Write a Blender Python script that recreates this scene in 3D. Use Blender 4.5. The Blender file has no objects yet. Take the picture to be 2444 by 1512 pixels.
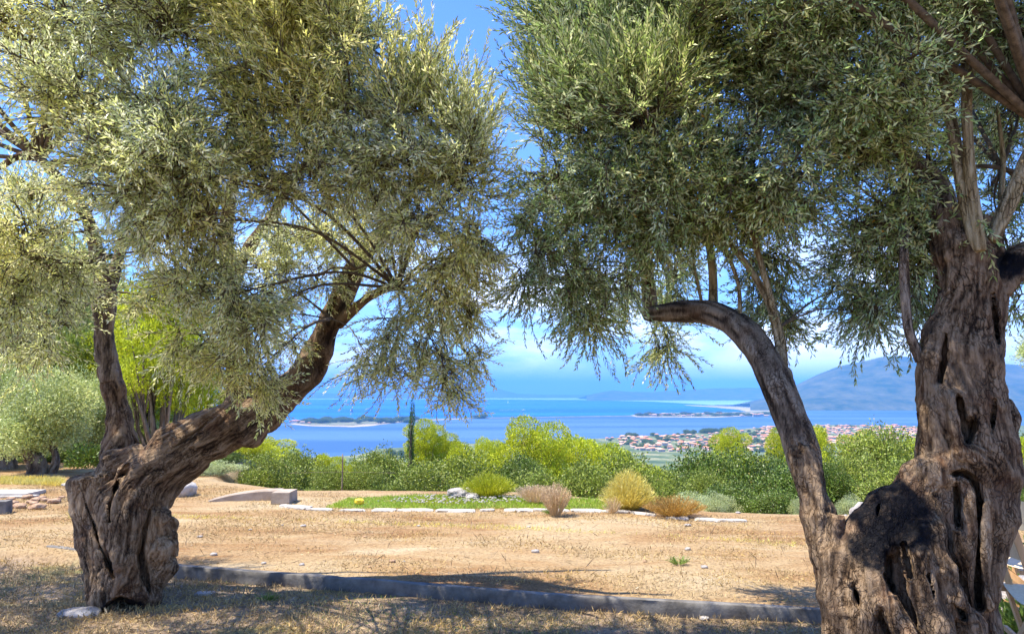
import bpy, math, random
import numpy as np
from mathutils import Vector
random.seed(7)
rng = np.random.default_rng(11)
SC = bpy.context.scene
COL = SC.collection
R = math.radians

# ------------------------------------------------------------------ camera
EYE = 1.6
FPX = 1765.0            # focal length for a 2444 x 1512 frame
PITCH = R(5.86)
cp, sp = math.cos(PITCH), math.sin(PITCH)
cam_d = bpy.data.cameras.new("camera")
cam = bpy.data.objects.new("camera", cam_d); COL.objects.link(cam)
cam.location = (0, 0, EYE); cam.rotation_euler = (math.pi/2 + PITCH, 0, 0)
cam_d.sensor_width = 36; cam_d.lens = 36*FPX/2444.0
cam_d.clip_start = 0.05; cam_d.clip_end = 120000
SC.camera = cam

def P(x, y, Y):
    """a point of the survey: viewing direction (x, y) at ground distance Y"""
    u = (x-1222)/FPX; v = (756-y)/FPX
    wy = cp - v*sp; wz = sp + v*cp
    return np.array([u*Y/wy, Y, EYE + wz*Y/wy])
def G(x, y, z=0.0):
    """where the direction (x, y) meets the level z"""
    u = (x-1222)/FPX; v = (756-y)/FPX
    wy = cp - v*sp; wz = sp + v*cp
    t = (z-EYE)/wz
    return np.array([u*t, wy*t, z])

# ------------------------------------------------------------------ objects
def tag(o, label=None, cat=None, group=None, kind=None):
    if label: o['label'] = label
    if cat: o['category'] = cat
    if group: o['group'] = group
    if kind: o['kind'] = kind
    return o
def empty(name, loc=(0, 0, 0), rz=0.0):
    o = bpy.data.objects.new(name, None); COL.objects.link(o)
    o.location = [float(c) for c in loc]; o.rotation_euler = (0, 0, rz); o.empty_display_size = .1
    return o
def link(name, me, parent=None, loc=None):
    o = bpy.data.objects.new(name, me); COL.objects.link(o)
    if parent is not None: o.parent = parent
    if loc is not None: o.location = [float(c) for c in loc]
    return o
def copy_tree(root):
    c = root.copy(); COL.objects.link(c)
    for ch in list(root.children):
        d = ch.copy(); COL.objects.link(d); d.parent = c
        for g in list(ch.children):
            e = g.copy(); COL.objects.link(e); e.parent = d
    return c

class MB:
    """collects geometry for ONE mesh"""
    def __init__(s):
        s.v = []; s.n = 0; s.q = []; s.t = []; s.mq = []; s.mt = []; s.a = {}; s.cnt = []
    def add(s, v, q=None, t=None, m=0, **attrs):
        v = np.asarray(v, float).reshape(-1, 3)
        if q is not None and len(q):
            q = np.asarray(q, int).reshape(-1, 4); s.q.append(q+s.n); s.mq.append(np.full(len(q), m))
        if t is not None and len(t):
            t = np.asarray(t, int).reshape(-1, 3); s.t.append(t+s.n); s.mt.append(np.full(len(t), m))
        s.cnt.append((s.n, len(v), attrs)); s.v.append(v); s.n += len(v)
        return s
    def box(s, c, size, rz=0, m=0, rx=0, ry=0, taper=1.0):
        x, y, z = [d/2 for d in size]
        v = np.array([[-x, -y, -z], [x, -y, -z], [x, y, -z], [-x, y, -z], [-x*taper, -y*taper, z], [x*taper, -y*taper, z], [x*taper, y*taper, z], [-x*taper, y*taper, z]])
        from mathutils import Euler
        M = np.array(Euler((rx, ry, rz)).to_matrix())
        v = v@M.T + np.array(c)
        return s.add(v, [[0, 3, 2, 1], [4, 5, 6, 7], [0, 1, 5, 4], [1, 2, 6, 5], [2, 3, 7, 6], [3, 0, 4, 7]], m=m)
    def bar(s, a, b, w, h, m=0):
        a = np.array(a, float); b = np.array(b, float); d = b-a; L = np.linalg.norm(d); d /= L
        up = np.array([0, 0, 1.]) if abs(d[2]) < .95 else np.array([0, 1., 0])
        u = np.cross(d, up); u /= np.linalg.norm(u); w2 = np.cross(u, d)
        v = [a+u*i*w/2+w2*j*h/2 for i, j in ((-1, -1), (1, -1), (1, 1), (-1, 1))]+[b+u*i*w/2+w2*j*h/2 for i, j in ((-1, -1), (1, -1), (1, 1), (-1, 1))]
        return s.add(v, [[0, 3, 2, 1], [4, 5, 6, 7], [0, 1, 5, 4], [1, 2, 6, 5], [2, 3, 7, 6], [3, 0, 4, 7]], m=m)
    def mesh(s, name, mats, smooth=True):
        me = bpy.data.meshes.new(name)
        V = np.concatenate(s.v)
        Q = np.concatenate(s.q) if s.q else np.zeros((0, 4), int)
        T = np.concatenate(s.t) if s.t else np.zeros((0, 3), int)
        nq, nt = len(Q), len(T)
        me.vertices.add(len(V)); me.vertices.foreach_set("co", V.astype(np.float32).ravel())
        me.loops.add(nq*4+nt*3); me.loops.foreach_set("vertex_index", np.concatenate([Q.ravel(), T.ravel()]).astype(np.int32))
        me.polygons.add(nq+nt)
        me.polygons.foreach_set("loop_start", np.concatenate([np.arange(nq)*4, nq*4+np.arange(nt)*3]).astype(np.int32))
        mi = np.concatenate([np.concatenate(s.mq) if s.mq else np.zeros(0), np.concatenate(s.mt) if s.mt else np.zeros(0)]).astype(np.int32)
        me.polygons.foreach_set("material_index", mi)
        me.polygons.foreach_set("use_smooth", np.full(nq+nt, smooth))
        names = set(k for _, _, a in s.cnt for k in a)
        for k in names:
            arr = np.zeros(len(V), np.float32)
            for st, n, a in s.cnt:
                if k in a: arr[st:st+n] = a[k]
            at = me.attributes.new(k, 'FLOAT', 'POINT'); at.data.foreach_set("value", arr)
        me.update(calc_edges=True); me.validate()
        for m in (mats if isinstance(mats, (list, tuple)) else [mats]): me.materials.append(m)
        return me
    def build(s, name, mats, parent=None, smooth=True, loc=None):
        return link(name, s.mesh(name, mats, smooth), parent, loc)

# ------------------------------------------------------------------ noise
_L = rng.random((32, 32, 32)).astype(np.float32)
def vnoise(p, f=1.0, off=0.0):
    p = np.asarray(p)*f+off+100.0
    i = np.floor(p).astype(int); t = p-i; t = t*t*(3-2*t); i &= 31; j = (i+1) & 31
    def g(a, b, c): return _L[a, b, c]
    x0, y0, z0 = i.T; x1, y1, z1 = j.T; tx, ty, tz = t.T
    a = g(x0, y0, z0)*(1-tx)+g(x1, y0, z0)*tx; b = g(x0, y1, z0)*(1-tx)+g(x1, y1, z0)*tx
    c = g(x0, y0, z1)*(1-tx)+g(x1, y0, z1)*tx; d = g(x0, y1, z1)*(1-tx)+g(x1, y1, z1)*tx
    return ((a*(1-ty)+b*ty)*(1-tz)+(c*(1-ty)+d*ty)*tz)*2-1
def fbm(p, f=1.0, o=3, off=0.0):
    r = 0; a = 1.0; s = 0
    for k in range(o):
        r = r+a*vnoise(p, f*2.03**k, off+k*7.3); s += a; a *= .5
    return r/s
def unit(v):
    return v/np.maximum(np.linalg.norm(v, axis=-1, keepdims=True), 1e-9)

# ------------------------------------------------------------------ materials
def newmat(name):
    m = bpy.data.materials.new(name); m.use_nodes = True
    nt = m.node_tree; nt.nodes.clear()
    out = nt.nodes.new("ShaderNodeOutputMaterial")
    return m, nt, out
def nd(nt, typ, **kw):
    n = nt.nodes.new(typ)
    for k, v in kw.items():
        if k.startswith('i_'):
            key = k[2:]
            if key.isdigit(): key = int(key)
            else: key = key.replace('_', ' ')
            n.inputs[key].default_value = v
        else: setattr(n, k, v)
    return n
def ramp(nt, stops, fac=None):
    n = nt.nodes.new("ShaderNodeValToRGB"); cr = n.color_ramp
    while len(cr.elements) > 1: cr.elements.remove(cr.elements[-1])
    cr.elements[0].position = stops[0][0]; cr.elements[0].color = (*stops[0][1], 1)
    for p, c in stops[1:]:
        e = cr.elements.new(p); e.color = (*c, 1)
    if fac is not None: nt.links.new(fac, n.inputs[0])
    return n
def mix(nt, fac, a, b, blend='MIX'):
    n = nt.nodes.new("ShaderNodeMix"); n.data_type = 'RGBA'; n.blend_type = blend
    for s, val in ((n.inputs[0], fac), (n.inputs[6], a), (n.inputs[7], b)):
        if hasattr(val, 'links'): nt.links.new(val, s)
        elif isinstance(val, (tuple, list)): s.default_value = (*val, 1) if len(val) == 3 else val
        else: s.default_value = val
    return n.outputs[2]
def noise(nt, scale, detail=4, rough=.6, vec=None, mapscale=None, dist=0.0):
    n = nt.nodes.new("ShaderNodeTexNoise"); n.inputs['Scale'].default_value = scale; n.inputs['Detail'].default_value = detail
    n.inputs['Roughness'].default_value = rough; n.inputs['Distortion'].default_value = dist
    tc = nt.nodes.new("ShaderNodeTexCoord") if vec is None else None
    src = tc.outputs['Object'] if vec is None else vec
    if mapscale:
        mp = nt.nodes.new("ShaderNodeMapping"); mp.inputs['Scale'].default_value = mapscale
        nt.links.new(src, mp.inputs[0]); src = mp.outputs[0]
    nt.links.new(src, n.inputs['Vector'])
    return n.outputs[0]
def attr(nt, name):
    n = nt.nodes.new("ShaderNodeAttribute"); n.attribute_name = name
    return n.outputs['Fac']
def math_(nt, op, a, b=0.0, clamp=False):
    n = nt.nodes.new("ShaderNodeMath"); n.operation = op; n.use_clamp = clamp
    for s, val in zip(n.inputs, (a, b)):
        if hasattr(val, 'links'): nt.links.new(val, s)
        else: s.default_value = val
    return n.outputs[0]
def bump(nt, h, strength=.5, dist=.01):
    b = nt.nodes.new("ShaderNodeBump"); b.inputs['Strength'].default_value = strength; b.inputs['Distance'].default_value = dist
    nt.links.new(h, b.inputs['Height']); return b.outputs[0]
def surf(nt, out, color, rough=.8, spec=.3, normal=None, metallic=0):
    p = nt.nodes.new("ShaderNodeBsdfPrincipled")
    if hasattr(color, 'links'): nt.links.new(color, p.inputs['Base Color'])
    else: p.inputs['Base Color'].default_value = (*color, 1)
    if hasattr(rough, 'links'): nt.links.new(rough, p.inputs['Roughness'])
    else: p.inputs['Roughness'].default_value = rough
    p.inputs['Specular IOR Level'].default_value = spec; p.inputs['Metallic'].default_value = metallic
    if normal is not None: nt.links.new(normal, p.inputs['Normal'])
    nt.links.new(p.outputs[0], out.inputs[0]); return p

def mat_simple(name, c1, c2, scale=8, rough=.8, spec=.3, bs=.4, bd=.01, mapscale=None, lo=.35, hi=.65):
    m, nt, out = newmat(name)
    n = noise(nt, scale, 5, .65, mapscale=mapscale)
    c = ramp(nt, [(lo, c1), (hi, c2)], n).outputs[0]
    surf(nt, out, c, rough, spec, bump(nt, noise(nt, scale*5, 5, .7, mapscale=mapscale), bs, bd)); return m

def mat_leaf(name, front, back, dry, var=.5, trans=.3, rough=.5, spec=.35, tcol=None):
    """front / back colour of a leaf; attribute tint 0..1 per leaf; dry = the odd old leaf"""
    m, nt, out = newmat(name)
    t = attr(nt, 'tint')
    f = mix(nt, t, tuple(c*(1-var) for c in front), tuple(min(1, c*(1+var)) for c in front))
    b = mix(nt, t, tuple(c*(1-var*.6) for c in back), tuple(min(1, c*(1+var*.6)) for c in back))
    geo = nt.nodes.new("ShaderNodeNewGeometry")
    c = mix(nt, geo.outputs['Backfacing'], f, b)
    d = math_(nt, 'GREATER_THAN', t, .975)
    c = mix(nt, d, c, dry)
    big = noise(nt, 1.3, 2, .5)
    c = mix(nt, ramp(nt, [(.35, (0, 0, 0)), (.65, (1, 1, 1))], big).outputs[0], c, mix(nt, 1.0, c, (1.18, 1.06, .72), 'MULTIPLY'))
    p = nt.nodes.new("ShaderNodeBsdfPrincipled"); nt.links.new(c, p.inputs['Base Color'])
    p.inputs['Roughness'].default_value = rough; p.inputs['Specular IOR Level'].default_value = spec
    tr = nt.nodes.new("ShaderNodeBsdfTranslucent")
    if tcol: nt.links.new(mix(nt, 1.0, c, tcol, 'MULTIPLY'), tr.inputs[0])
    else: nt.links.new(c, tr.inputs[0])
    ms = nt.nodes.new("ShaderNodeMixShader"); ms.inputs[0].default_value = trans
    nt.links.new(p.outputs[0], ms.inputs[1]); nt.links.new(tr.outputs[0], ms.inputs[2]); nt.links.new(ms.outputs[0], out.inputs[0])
    return m

def mat_bark(name, dark, mid, light, red=(.2, .085, .04)):
    m, nt, out = newmat(name)
    s = attr(nt, 'streak')
    nv_ = noise(nt, 95, 4, .7, mapscale=(1, 1, .13), dist=.35)
    tc_ = nt.nodes.new("ShaderNodeTexCoord"); m1_ = nt.nodes.new("ShaderNodeMapping"); m1_.inputs['Rotation'].default_value = (0, R(-52), 0); nt.links.new(tc_.outputs['Object'], m1_.inputs[0])
    nh_ = noise(nt, 95, 4, .7, vec=m1_.outputs[0], mapscale=(1, 1, .13), dist=.35)
    mx_ = nt.nodes.new("ShaderNodeMix"); mx_.data_type = 'FLOAT'; nt.links.new(attr(nt, 'tilt'), mx_.inputs[0]); nt.links.new(nv_, mx_.inputs[2]); nt.links.new(nh_, mx_.inputs[3])
    n0_ = noise(nt, 70, 4, .75); n1 = math_(nt, 'ADD', math_(nt, 'MULTIPLY', mx_.outputs[0], .75), math_(nt, 'MULTIPLY', n0_, .25))
    wv_ = nt.nodes.new("ShaderNodeMapping"); wv_.inputs['Scale'].default_value = (1, 1, .3); nt.links.new(tc_.outputs['Object'], wv_.inputs[0])
    wh_ = nt.nodes.new("ShaderNodeMapping"); wh_.inputs['Scale'].default_value = (1, 1, .3); nt.links.new(m1_.outputs[0], wh_.inputs[0])
    wm_ = nt.nodes.new("ShaderNodeMix"); wm_.data_type = 'VECTOR'; nt.links.new(math_(nt, 'GREATER_THAN', attr(nt, 'tilt'), .5), wm_.inputs[0]); nt.links.new(wv_.outputs[0], wm_.inputs[4]); nt.links.new(wh_.outputs[0], wm_.inputs[5])
    dn_ = nt.nodes.new("ShaderNodeTexNoise"); dn_.inputs['Scale'].default_value = 14; dn_.inputs['Detail'].default_value = 4; nt.links.new(tc_.outputs['Object'], dn_.inputs['Vector'])
    da_ = nt.nodes.new("ShaderNodeVectorMath"); da_.operation = 'MULTIPLY_ADD'; nt.links.new(dn_.outputs['Color'], da_.inputs[0]); da_.inputs[1].default_value = (.07, .07, .07); nt.links.new(wm_.outputs[1], da_.inputs[2])
    vo_ = nt.nodes.new("ShaderNodeTexVoronoi"); vo_.feature = 'DISTANCE_TO_EDGE'; vo_.inputs['Scale'].default_value = 48; nt.links.new(da_.outputs[0], vo_.inputs['Vector'])
    crk = ramp(nt, [(.0, (0, 0, 0)), (.10, (1, 1, 1))], vo_.outputs['Distance']).outputs[0]
    crk = mix(nt, ramp(nt, [(.42, (.25, .25, .25)), (.6, (1, 1, 1))], noise(nt, 6, 2, .5)).outputs[0], (1, 1, 1), crk)
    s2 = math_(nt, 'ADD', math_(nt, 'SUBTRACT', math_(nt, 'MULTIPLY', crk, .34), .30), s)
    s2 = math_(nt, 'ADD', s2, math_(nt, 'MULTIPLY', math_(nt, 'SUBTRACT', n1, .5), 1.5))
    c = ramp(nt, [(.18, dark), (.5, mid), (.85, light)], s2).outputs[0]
    n2 = noise(nt, 5, 3, .6)
    c = mix(nt, ramp(nt, [(.5, (0, 0, 0)), (.72, (.75, .75, .75))], n2).outputs[0], c, mix(nt, .45, c, red))
    n3 = noise(nt, 3.1, 3, .6, dist=.5)
    c = mix(nt, ramp(nt, [(.52, (0, 0, 0)), (.7, (.55, .55, .55))], n3).outputs[0], c, mix(nt, .6, c, (.27, .20, .135)))
    bare = attr(nt, 'bare')
    c = mix(nt, bare, c, ramp(nt, [(.1, (.12, .062, .03)), (.5, (.3, .19, .10)), (.9, (.46, .33, .2))], s2).outputs[0])
    ch = attr(nt, 'char')
    chn = math_(nt, 'MULTIPLY', ch, ramp(nt, [(.25, (.72, .72, .72)), (.5, (1, 1, 1))], noise(nt, 20, 4, .7)).outputs[0])
    c = mix(nt, chn, c, (.005, .005, .007))
    h = math_(nt, 'ADD', math_(nt, 'MULTIPLY', s, .5), math_(nt, 'ADD', math_(nt, 'MULTIPLY', n1, .8), math_(nt, 'MULTIPLY', crk, .5)))
    surf(nt, out, c, .9, .15, bump(nt, h, 1.0, .016)); return m

M = {}
M['bark'] = mat_bark('olive_bark', (.022, .013, .007), (.118, .074, .040), (.27, .19, .115))
M['bark_grey'] = mat_bark('grey_bark', (.038, .027, .018), (.165, .12, .08), (.33, .265, .19), (.24, .13, .065))
M['shoot'] = mat_bark('smooth_bark', (.12, .085, .04), (.31, .24, .125), (.44, .36, .22), (.25, .14, .06))
M['twig'] = mat_simple('twig_bark', (.06, .042, .025), (.17, .125, .08), 30)
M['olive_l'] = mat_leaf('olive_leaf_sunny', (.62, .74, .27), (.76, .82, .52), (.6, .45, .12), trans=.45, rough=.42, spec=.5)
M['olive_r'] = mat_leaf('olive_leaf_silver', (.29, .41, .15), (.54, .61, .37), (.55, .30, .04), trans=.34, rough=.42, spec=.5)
M['olive_b'] = mat_leaf('olive_leaf_pale', (.36, .44, .14), (.5, .57, .28), (.3, .3, .1), trans=.25)
M['pine'] = mat_leaf('pine_needles_yellow', (.40, .47, .028), (.40, .46, .032), (.4, .3, .07), var=.45, trans=.35, rough=.6, spec=.2)
M['mastic'] = mat_leaf('mastic_leaf', (.185, .25, .032), (.21, .26, .055), (.26, .22, .07), var=.6, trans=.22, rough=.5)
M['holm'] = mat_leaf('holm_oak_leaf', (.085, .15, .016), (.12, .17, .035), (.2, .18, .05), var=.6, trans=.16, rough=.45)
M['sage'] = mat_leaf('sage_leaf', (.27, .35, .16), (.40, .46, .28), (.4, .4, .2), var=.4, trans=.25)
M['cypress'] = mat_leaf('cypress_leaf', (.075, .16, .03), (.08, .17, .035), (.1, .12, .04), trans=.15)
M['broom'] = mat_leaf('broom_leaf', (.34, .40, .02), (.34, .38, .03), (.5, .45, .1), var=.35, trans=.35)
M['grass'] = mat_leaf('lawn_grass', (.26, .42, .04), (.3, .42, .06), (.7, .7, .4), var=.4, trans=.4)
M['dryred'] = mat_leaf('dry_pink_stems', (.54, .42, .28), (.54, .42, .28), (.6, .5, .36), var=.35, trans=.25)
M['tuft'] = mat_leaf('golden_grass', (.58, .50, .12), (.60, .55, .18), (.7, .65, .42), var=.3, trans=.35)
M['heath'] = mat_leaf('rusty_heath', (.38, .235, .06), (.38, .25, .08), (.42, .4, .12), var=.4, trans=.25)
M['straw'] = mat_leaf('straw_litter', (.37, .27, .135), (.37, .285, .155), (.54, .47, .34), var=.55, trans=.1, rough=.9, spec=.1)
M['greenblade'] = mat_leaf('short_weeds', (.17, .25, .05), (.17, .25, .05), (.4, .38, .2), var=.4, trans=.25)
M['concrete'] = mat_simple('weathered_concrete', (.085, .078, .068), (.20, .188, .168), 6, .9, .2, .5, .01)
M['brownconc'] = mat_simple('earth_stained_concrete', (.26, .20, .145), (.37, .30, .235), 5, .9, .2, .5, .01)
M['limestone'] = mat_simple('white_limestone', (.32, .29, .24), (.52, .48, .41), 7, .85, .2, .6, .015)
M['rock'] = mat_simple('grey_limestone', (.22, .2, .185), (.5, .46, .41), 6, .85, .2, .8, .03)
M['soil'] = mat_simple('dug_soil', (.26, .15, .09), (.5, .35, .23), 12, .95, .1, .8, .02)
M['wood'] = mat_simple('varnished_beech', (.50, .27, .11), (.66, .40, .19), 4, .45, .4, .15, .002, (14, 14, 1.5))
M['canvas'] = mat_simple('cream_canvas', (.74, .58, .36), (.84, .68, .44), 60, .9, .1, .3, .002)
M['metal'] = mat_simple('rusty_wire', (.12, .08, .05), (.22, .17, .13), 20, .7, .4, .2, .002)
M['lemon'] = mat_simple('yellow_rind', (.75, .48, .02), (.85, .60, .04), 12, .5, .4, .3, .003)
M['wall'] = mat_simple('white_render_wall', (.36, .32, .27), (.50, .46, .41), .3, .9, .1, .0, .01)
M['wall2'] = mat_simple('cream_render_wall', (.5, .38, .26), (.6, .48, .35), .3, .9, .1, .0, .01)
M['roof'] = mat_simple('terracotta_roof', (.50, .20, .10), (.66, .30, .17), .2, .85, .1, .0, .01)
M['roof2'] = mat_simple('pale_tile_roof', (.60, .36, .22), (.72, .48, .33), .2, .85, .1, .0, .01)
M['boat'] = mat_simple('white_gelcoat', (.8, .8, .8), (.85, .85, .85), 2, .3, .4, 0, .01)
M['wake'] = mat_simple('wake_foam', (.75, .8, .85), (.85, .88, .9), .1, .9, .1, 0, .01)
M['sand'] = mat_simple('pale_sand', (.22, .19, .14), (.44, .38, .30), .006, .95, .1, 0, .01)

# ------------------------------------------------------------------ terrain
KERB_T = [G(x, y, .11) for x, y in ((60, 1312), (430, 1348), (600, 1361), (930, 1385), (1300, 1415), (1600, 1432), (1955, 1452), (2444, 1478), (3100, 1510))]
kx = np.array([-40]+[k[0] for k in KERB_T]+[40]); ky = np.array([KERB_T[0][1]+2]+[k[1] for k in KERB_T]+[KERB_T[-1][1]-.6])
def kerb_y(x): return np.interp(x, kx, ky)
ex = np.array([-60, -9, -6.2, -5.2, -3.5, 0, 1.5, 2.6, 4.2, 8, 60]); ey = np.array([19, 19, 17, 12.6, 11.4, 11.3, 10.3, 9.3, 9.0, 9.4, 12])
def edge_y(x): return np.interp(x, ex, ey)
def hgt(x, y):
    x = np.asarray(x, float); y = np.asarray(y, float)
    p = np.stack([x, y, 0*x], -1).reshape(-1, 3)
    n = (fbm(p, .9, 3, 3.1)*.018+vnoise(p, 7, 1.7)*.005).reshape(x.shape)
    k = np.clip((y-kerb_y(x)-.05)/.02, 0, 1)
    left = np.clip((-4.2-x)/1.2, 0, 1)
    k2 = np.clip((y-kerb_y(x)+.6)/1.4, 0, 1)
    k = k*(1-left)+k2*left
    z = n+.094*k
    far = np.clip(y-edge_y(x), 0, None)
    z = z-np.where(far < 60, far*.27*np.clip(far/2.5, 0, 1), 0)-np.where(far >= 60, 16.2+(far-60)*.21, 0)
    big = fbm(p, .02, 3, 9.0).reshape(x.shape)*np.clip(far-40, 0, 200)*.04
    return np.maximum(z+big, -181.5)
def h1(x, y): return float(hgt(np.array([x]), np.array([y]))[0])

def axis(segs):
    out = [segs[0][0]]
    for a, b, st in segs:
        n = max(1, int(round((b-a)/st))); out += list(np.linspace(a, b, n+1)[1:])
    return np.array(out)
xs = axis([(-8000, -2000, 600), (-2000, -400, 100), (-400, -60, 17), (-60, -15, 1.5), (-15, -6, .25), (-6, 6, .05), (6, 15, .25), (15, 60, 1.5), (60, 400, 17), (400, 2000, 100), (2000, 8000, 600)])
ys = axis([(-300, -30, 30), (-30, -4, 1), (-4, 2.5, .12), (2.5, 8.5, .04), (8.5, 14, .08), (14, 30, .4), (30, 100, 2), (100, 500, 12), (500, 2600, 60)])
X, Y = np.meshgrid(xs, ys); Z = hgt(X, Y)
nx, ny = len(xs), len(ys)
idx = np.arange(nx*ny).reshape(ny, nx)
q = np.stack([idx[:-1, :-1], idx[:-1, 1:], idx[1:, 1:], idx[1:, :-1]], -1).reshape(-1, 4)

m, nt, out = newmat('dry_ground')
geo = nt.nodes.new("ShaderNodeTexCoord").outputs['Object']
sepn = nt.nodes.new("ShaderNodeSeparateXYZ"); nt.links.new(geo, sepn.inputs[0])
ter = attr(nt, 'terrace')
n_big = noise(nt, .55, 4, .6, mapscale=(.8, 1.7, 1), dist=.8)
n_mid = noise(nt, 2.4, 5, .7, mapscale=(.5, 1.2, 1))
n_fin = noise(nt, 38, 5, .75)
n_str = noise(nt, 1.6, 6, .72, mapscale=(.4, 1.5, 1), dist=1.0)
tan = ramp(nt, [(.34, (.245, .135, .058)), (.45, (.31, .195, .092)), (.57, (.365, .26, .138)), (.70, (.43, .345, .22))], n_big).outputs[0]
tan = mix(nt, ramp(nt, [(.46, (0, 0, 0)), (.7, (.8, .8, .8))], n_str).outputs[0], tan, (.39, .295, .17))
litter = ramp(nt, [(.3, (.17, .12, .075)), (.5, (.29, .21, .135)), (.7, (.39, .30, .2))], n_mid).outputs[0]
green = ramp(nt, [(.56, (0, 0, 0)), (.72, (.6, .6, .6))], noise(nt, 1.5, 3, .6, mapscale=(.6, 1.3, 1))).outputs[0]
litter = mix(nt, green, litter, (.15, .20, .05))
c = mix(nt, ter, litter, tan)
c = mix(nt, .8, c, ramp(nt, [(.34, (.38, .34, .30)), (.47, (.92, .92, .92)), (.62, (1.28, 1.28, 1.25))], n_fin).outputs[0], 'MULTIPLY')
slope = attr(nt, 'scrub')
c = mix(nt, slope, c, ramp(nt, [(.35, (.08, .10, .03)), (.6, (.2, .19, .09))], noise(nt, .15, 5, .7)).outputs[0])
hh = math_(nt, 'ADD', n_fin, math_(nt, 'MULTIPLY', noise(nt, 130, 3, .7), .5))
surf(nt, out, c, .95, .1, bump(nt, hh, .8, .025))
M['ground'] = m
mb = MB()
Vg = np.stack([X, Y, Z], -1).reshape(-1, 3)
ker = np.clip((Y-kerb_y(X)-.0)/.1, 0, 1).ravel()
scr = np.clip((Y-edge_y(X)-.6)/1.5, 0, 1).ravel()
mb.add(Vg, q, terrace=ker, scrub=scr)
g = mb.build('ground', m); tag(g, kind='structure')

# kerb wall along the edge of the terrace
def strip(path, w, h, z0, jitter=.006, step=.025):
    path = np.array(path); d = np.r_[0, np.cumsum(np.linalg.norm(np.diff(path[:, :2], axis=0), axis=1))]
    s = np.arange(0, d[-1], step); px = np.interp(s, d, path[:, 0]); py = np.interp(s, d, path[:, 1])
    n = len(s); t = np.gradient(np.stack([px, py], -1), axis=0); t = unit(t); nn = np.stack([-t[:, 1], t[:, 0]], -1)
    prof = [(0, -.12), (0, .25*h), (0, .6*h), (.001, .95*h), (.006, h), (w-.01, h), (w, h-.01), (w, -.12)]
    V = []
    for k, (o, z) in enumerate(prof):
        pp = np.stack([px, py, 0*px+k*3], -1)
        jn = (s % 1.15 < .05); cc = np.floor(s/1.15); jo = fbm(pp, 3, 3, 5)*jitter*2.2+np.where(jn, .002, 0)+vnoise(pp, 11, 2)*jitter; jz = fbm(pp, 1.3, 3, 8)*jitter*1.2-.02*np.clip(vnoise(pp, 5, 9)-.55, 0, 1)*(z > .05)
        V.append(np.stack([px+nn[:, 0]*(o+jo), py+nn[:, 1]*(o+jo), z0+z+jz*(z > 0)], -1))
    V = np.stack(V, 1); k = len(prof)
    ii = np.arange(n*k).reshape(n, k)
    q = np.stack([ii[:-1, :-1], ii[1:, :-1], ii[1:, 1:], ii[:-1, 1:]], -1).reshape(-1, 4)
    return V.reshape(-1, 3), q
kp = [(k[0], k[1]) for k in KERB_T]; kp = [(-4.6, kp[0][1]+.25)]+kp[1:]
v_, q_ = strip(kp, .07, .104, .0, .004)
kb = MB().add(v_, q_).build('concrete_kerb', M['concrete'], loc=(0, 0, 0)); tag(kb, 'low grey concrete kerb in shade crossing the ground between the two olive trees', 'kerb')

# ------------------------------------------------------------------ water and far land
WZ = -180.0
def mat_water(name, a, b, rough, sc):
    m, nt, out = newmat(name)
    n = noise(nt, sc, 4, .55, mapscale=(.35, 2.4, 1), dist=.3)
    c = ramp(nt, [(.40, a), (.60, b)], n).outputs[0]
    surf(nt, out, c, rough, .15, bump(nt, noise(nt, .03, 4, .7), .25, 6)); return m
M['sea'] = mat_water('open_sea', (.003, .085, .38), (.010, .135, .48), .6, .0003)
M['lagoon'] = mat_water('shallow_lagoon', (.032, .085, .20), (.065, .135, .28), .55, .0009)
M['pale'] = mat_water('far_pale_water', (.20, .38, .62), (.28, .46, .68), .5, .0003)
def sheet(name, pts, z, mat, cols=1):
    v = [(p[0], p[1], z) for p in pts]
    me = bpy.data.meshes.new(name); me.from_pydata(v, [], [list(range(len(v)))]); me.update()
    me.materials.append(mat); return link(name, me)
tag(sheet('sea', [(-42000, 1200), (42000, 1200), (42000, 52000), (-42000, 52000)], WZ, M['sea']), kind='structure')
def GG(x, y, z=WZ): return G(x, y, z)
lag = [(-9000, 1500), (9000, 1500)]+[tuple(GG(x, y)[:2]) for x, y in ((2900, 985), (2444, 979), (2200, 979), (1900, 977), (1830, 987), (1700, 995), (1509, 992.5), (1300, 995), (1128, 997.5), (940, 1002), (820, 1008), (690, 1006), (300, 1004), (-600, 1004))]
tag(sheet('lagoon', lag, WZ+.6, M['lagoon']), kind='structure')
pal = [tuple(GG(x, y)[:2]) for x, y in ((-500, 953.5), (740, 952.5), (1100, 952), (1400, 954), (1550, 957.5), (1640, 962), (1700, 966), (1800, 965), (1890, 965), (2000, 960), (2000, 943.5), (-500, 943.5))]
tag(sheet('water_shallows', pal, WZ+.9, M['pale']), kind='structure')

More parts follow.
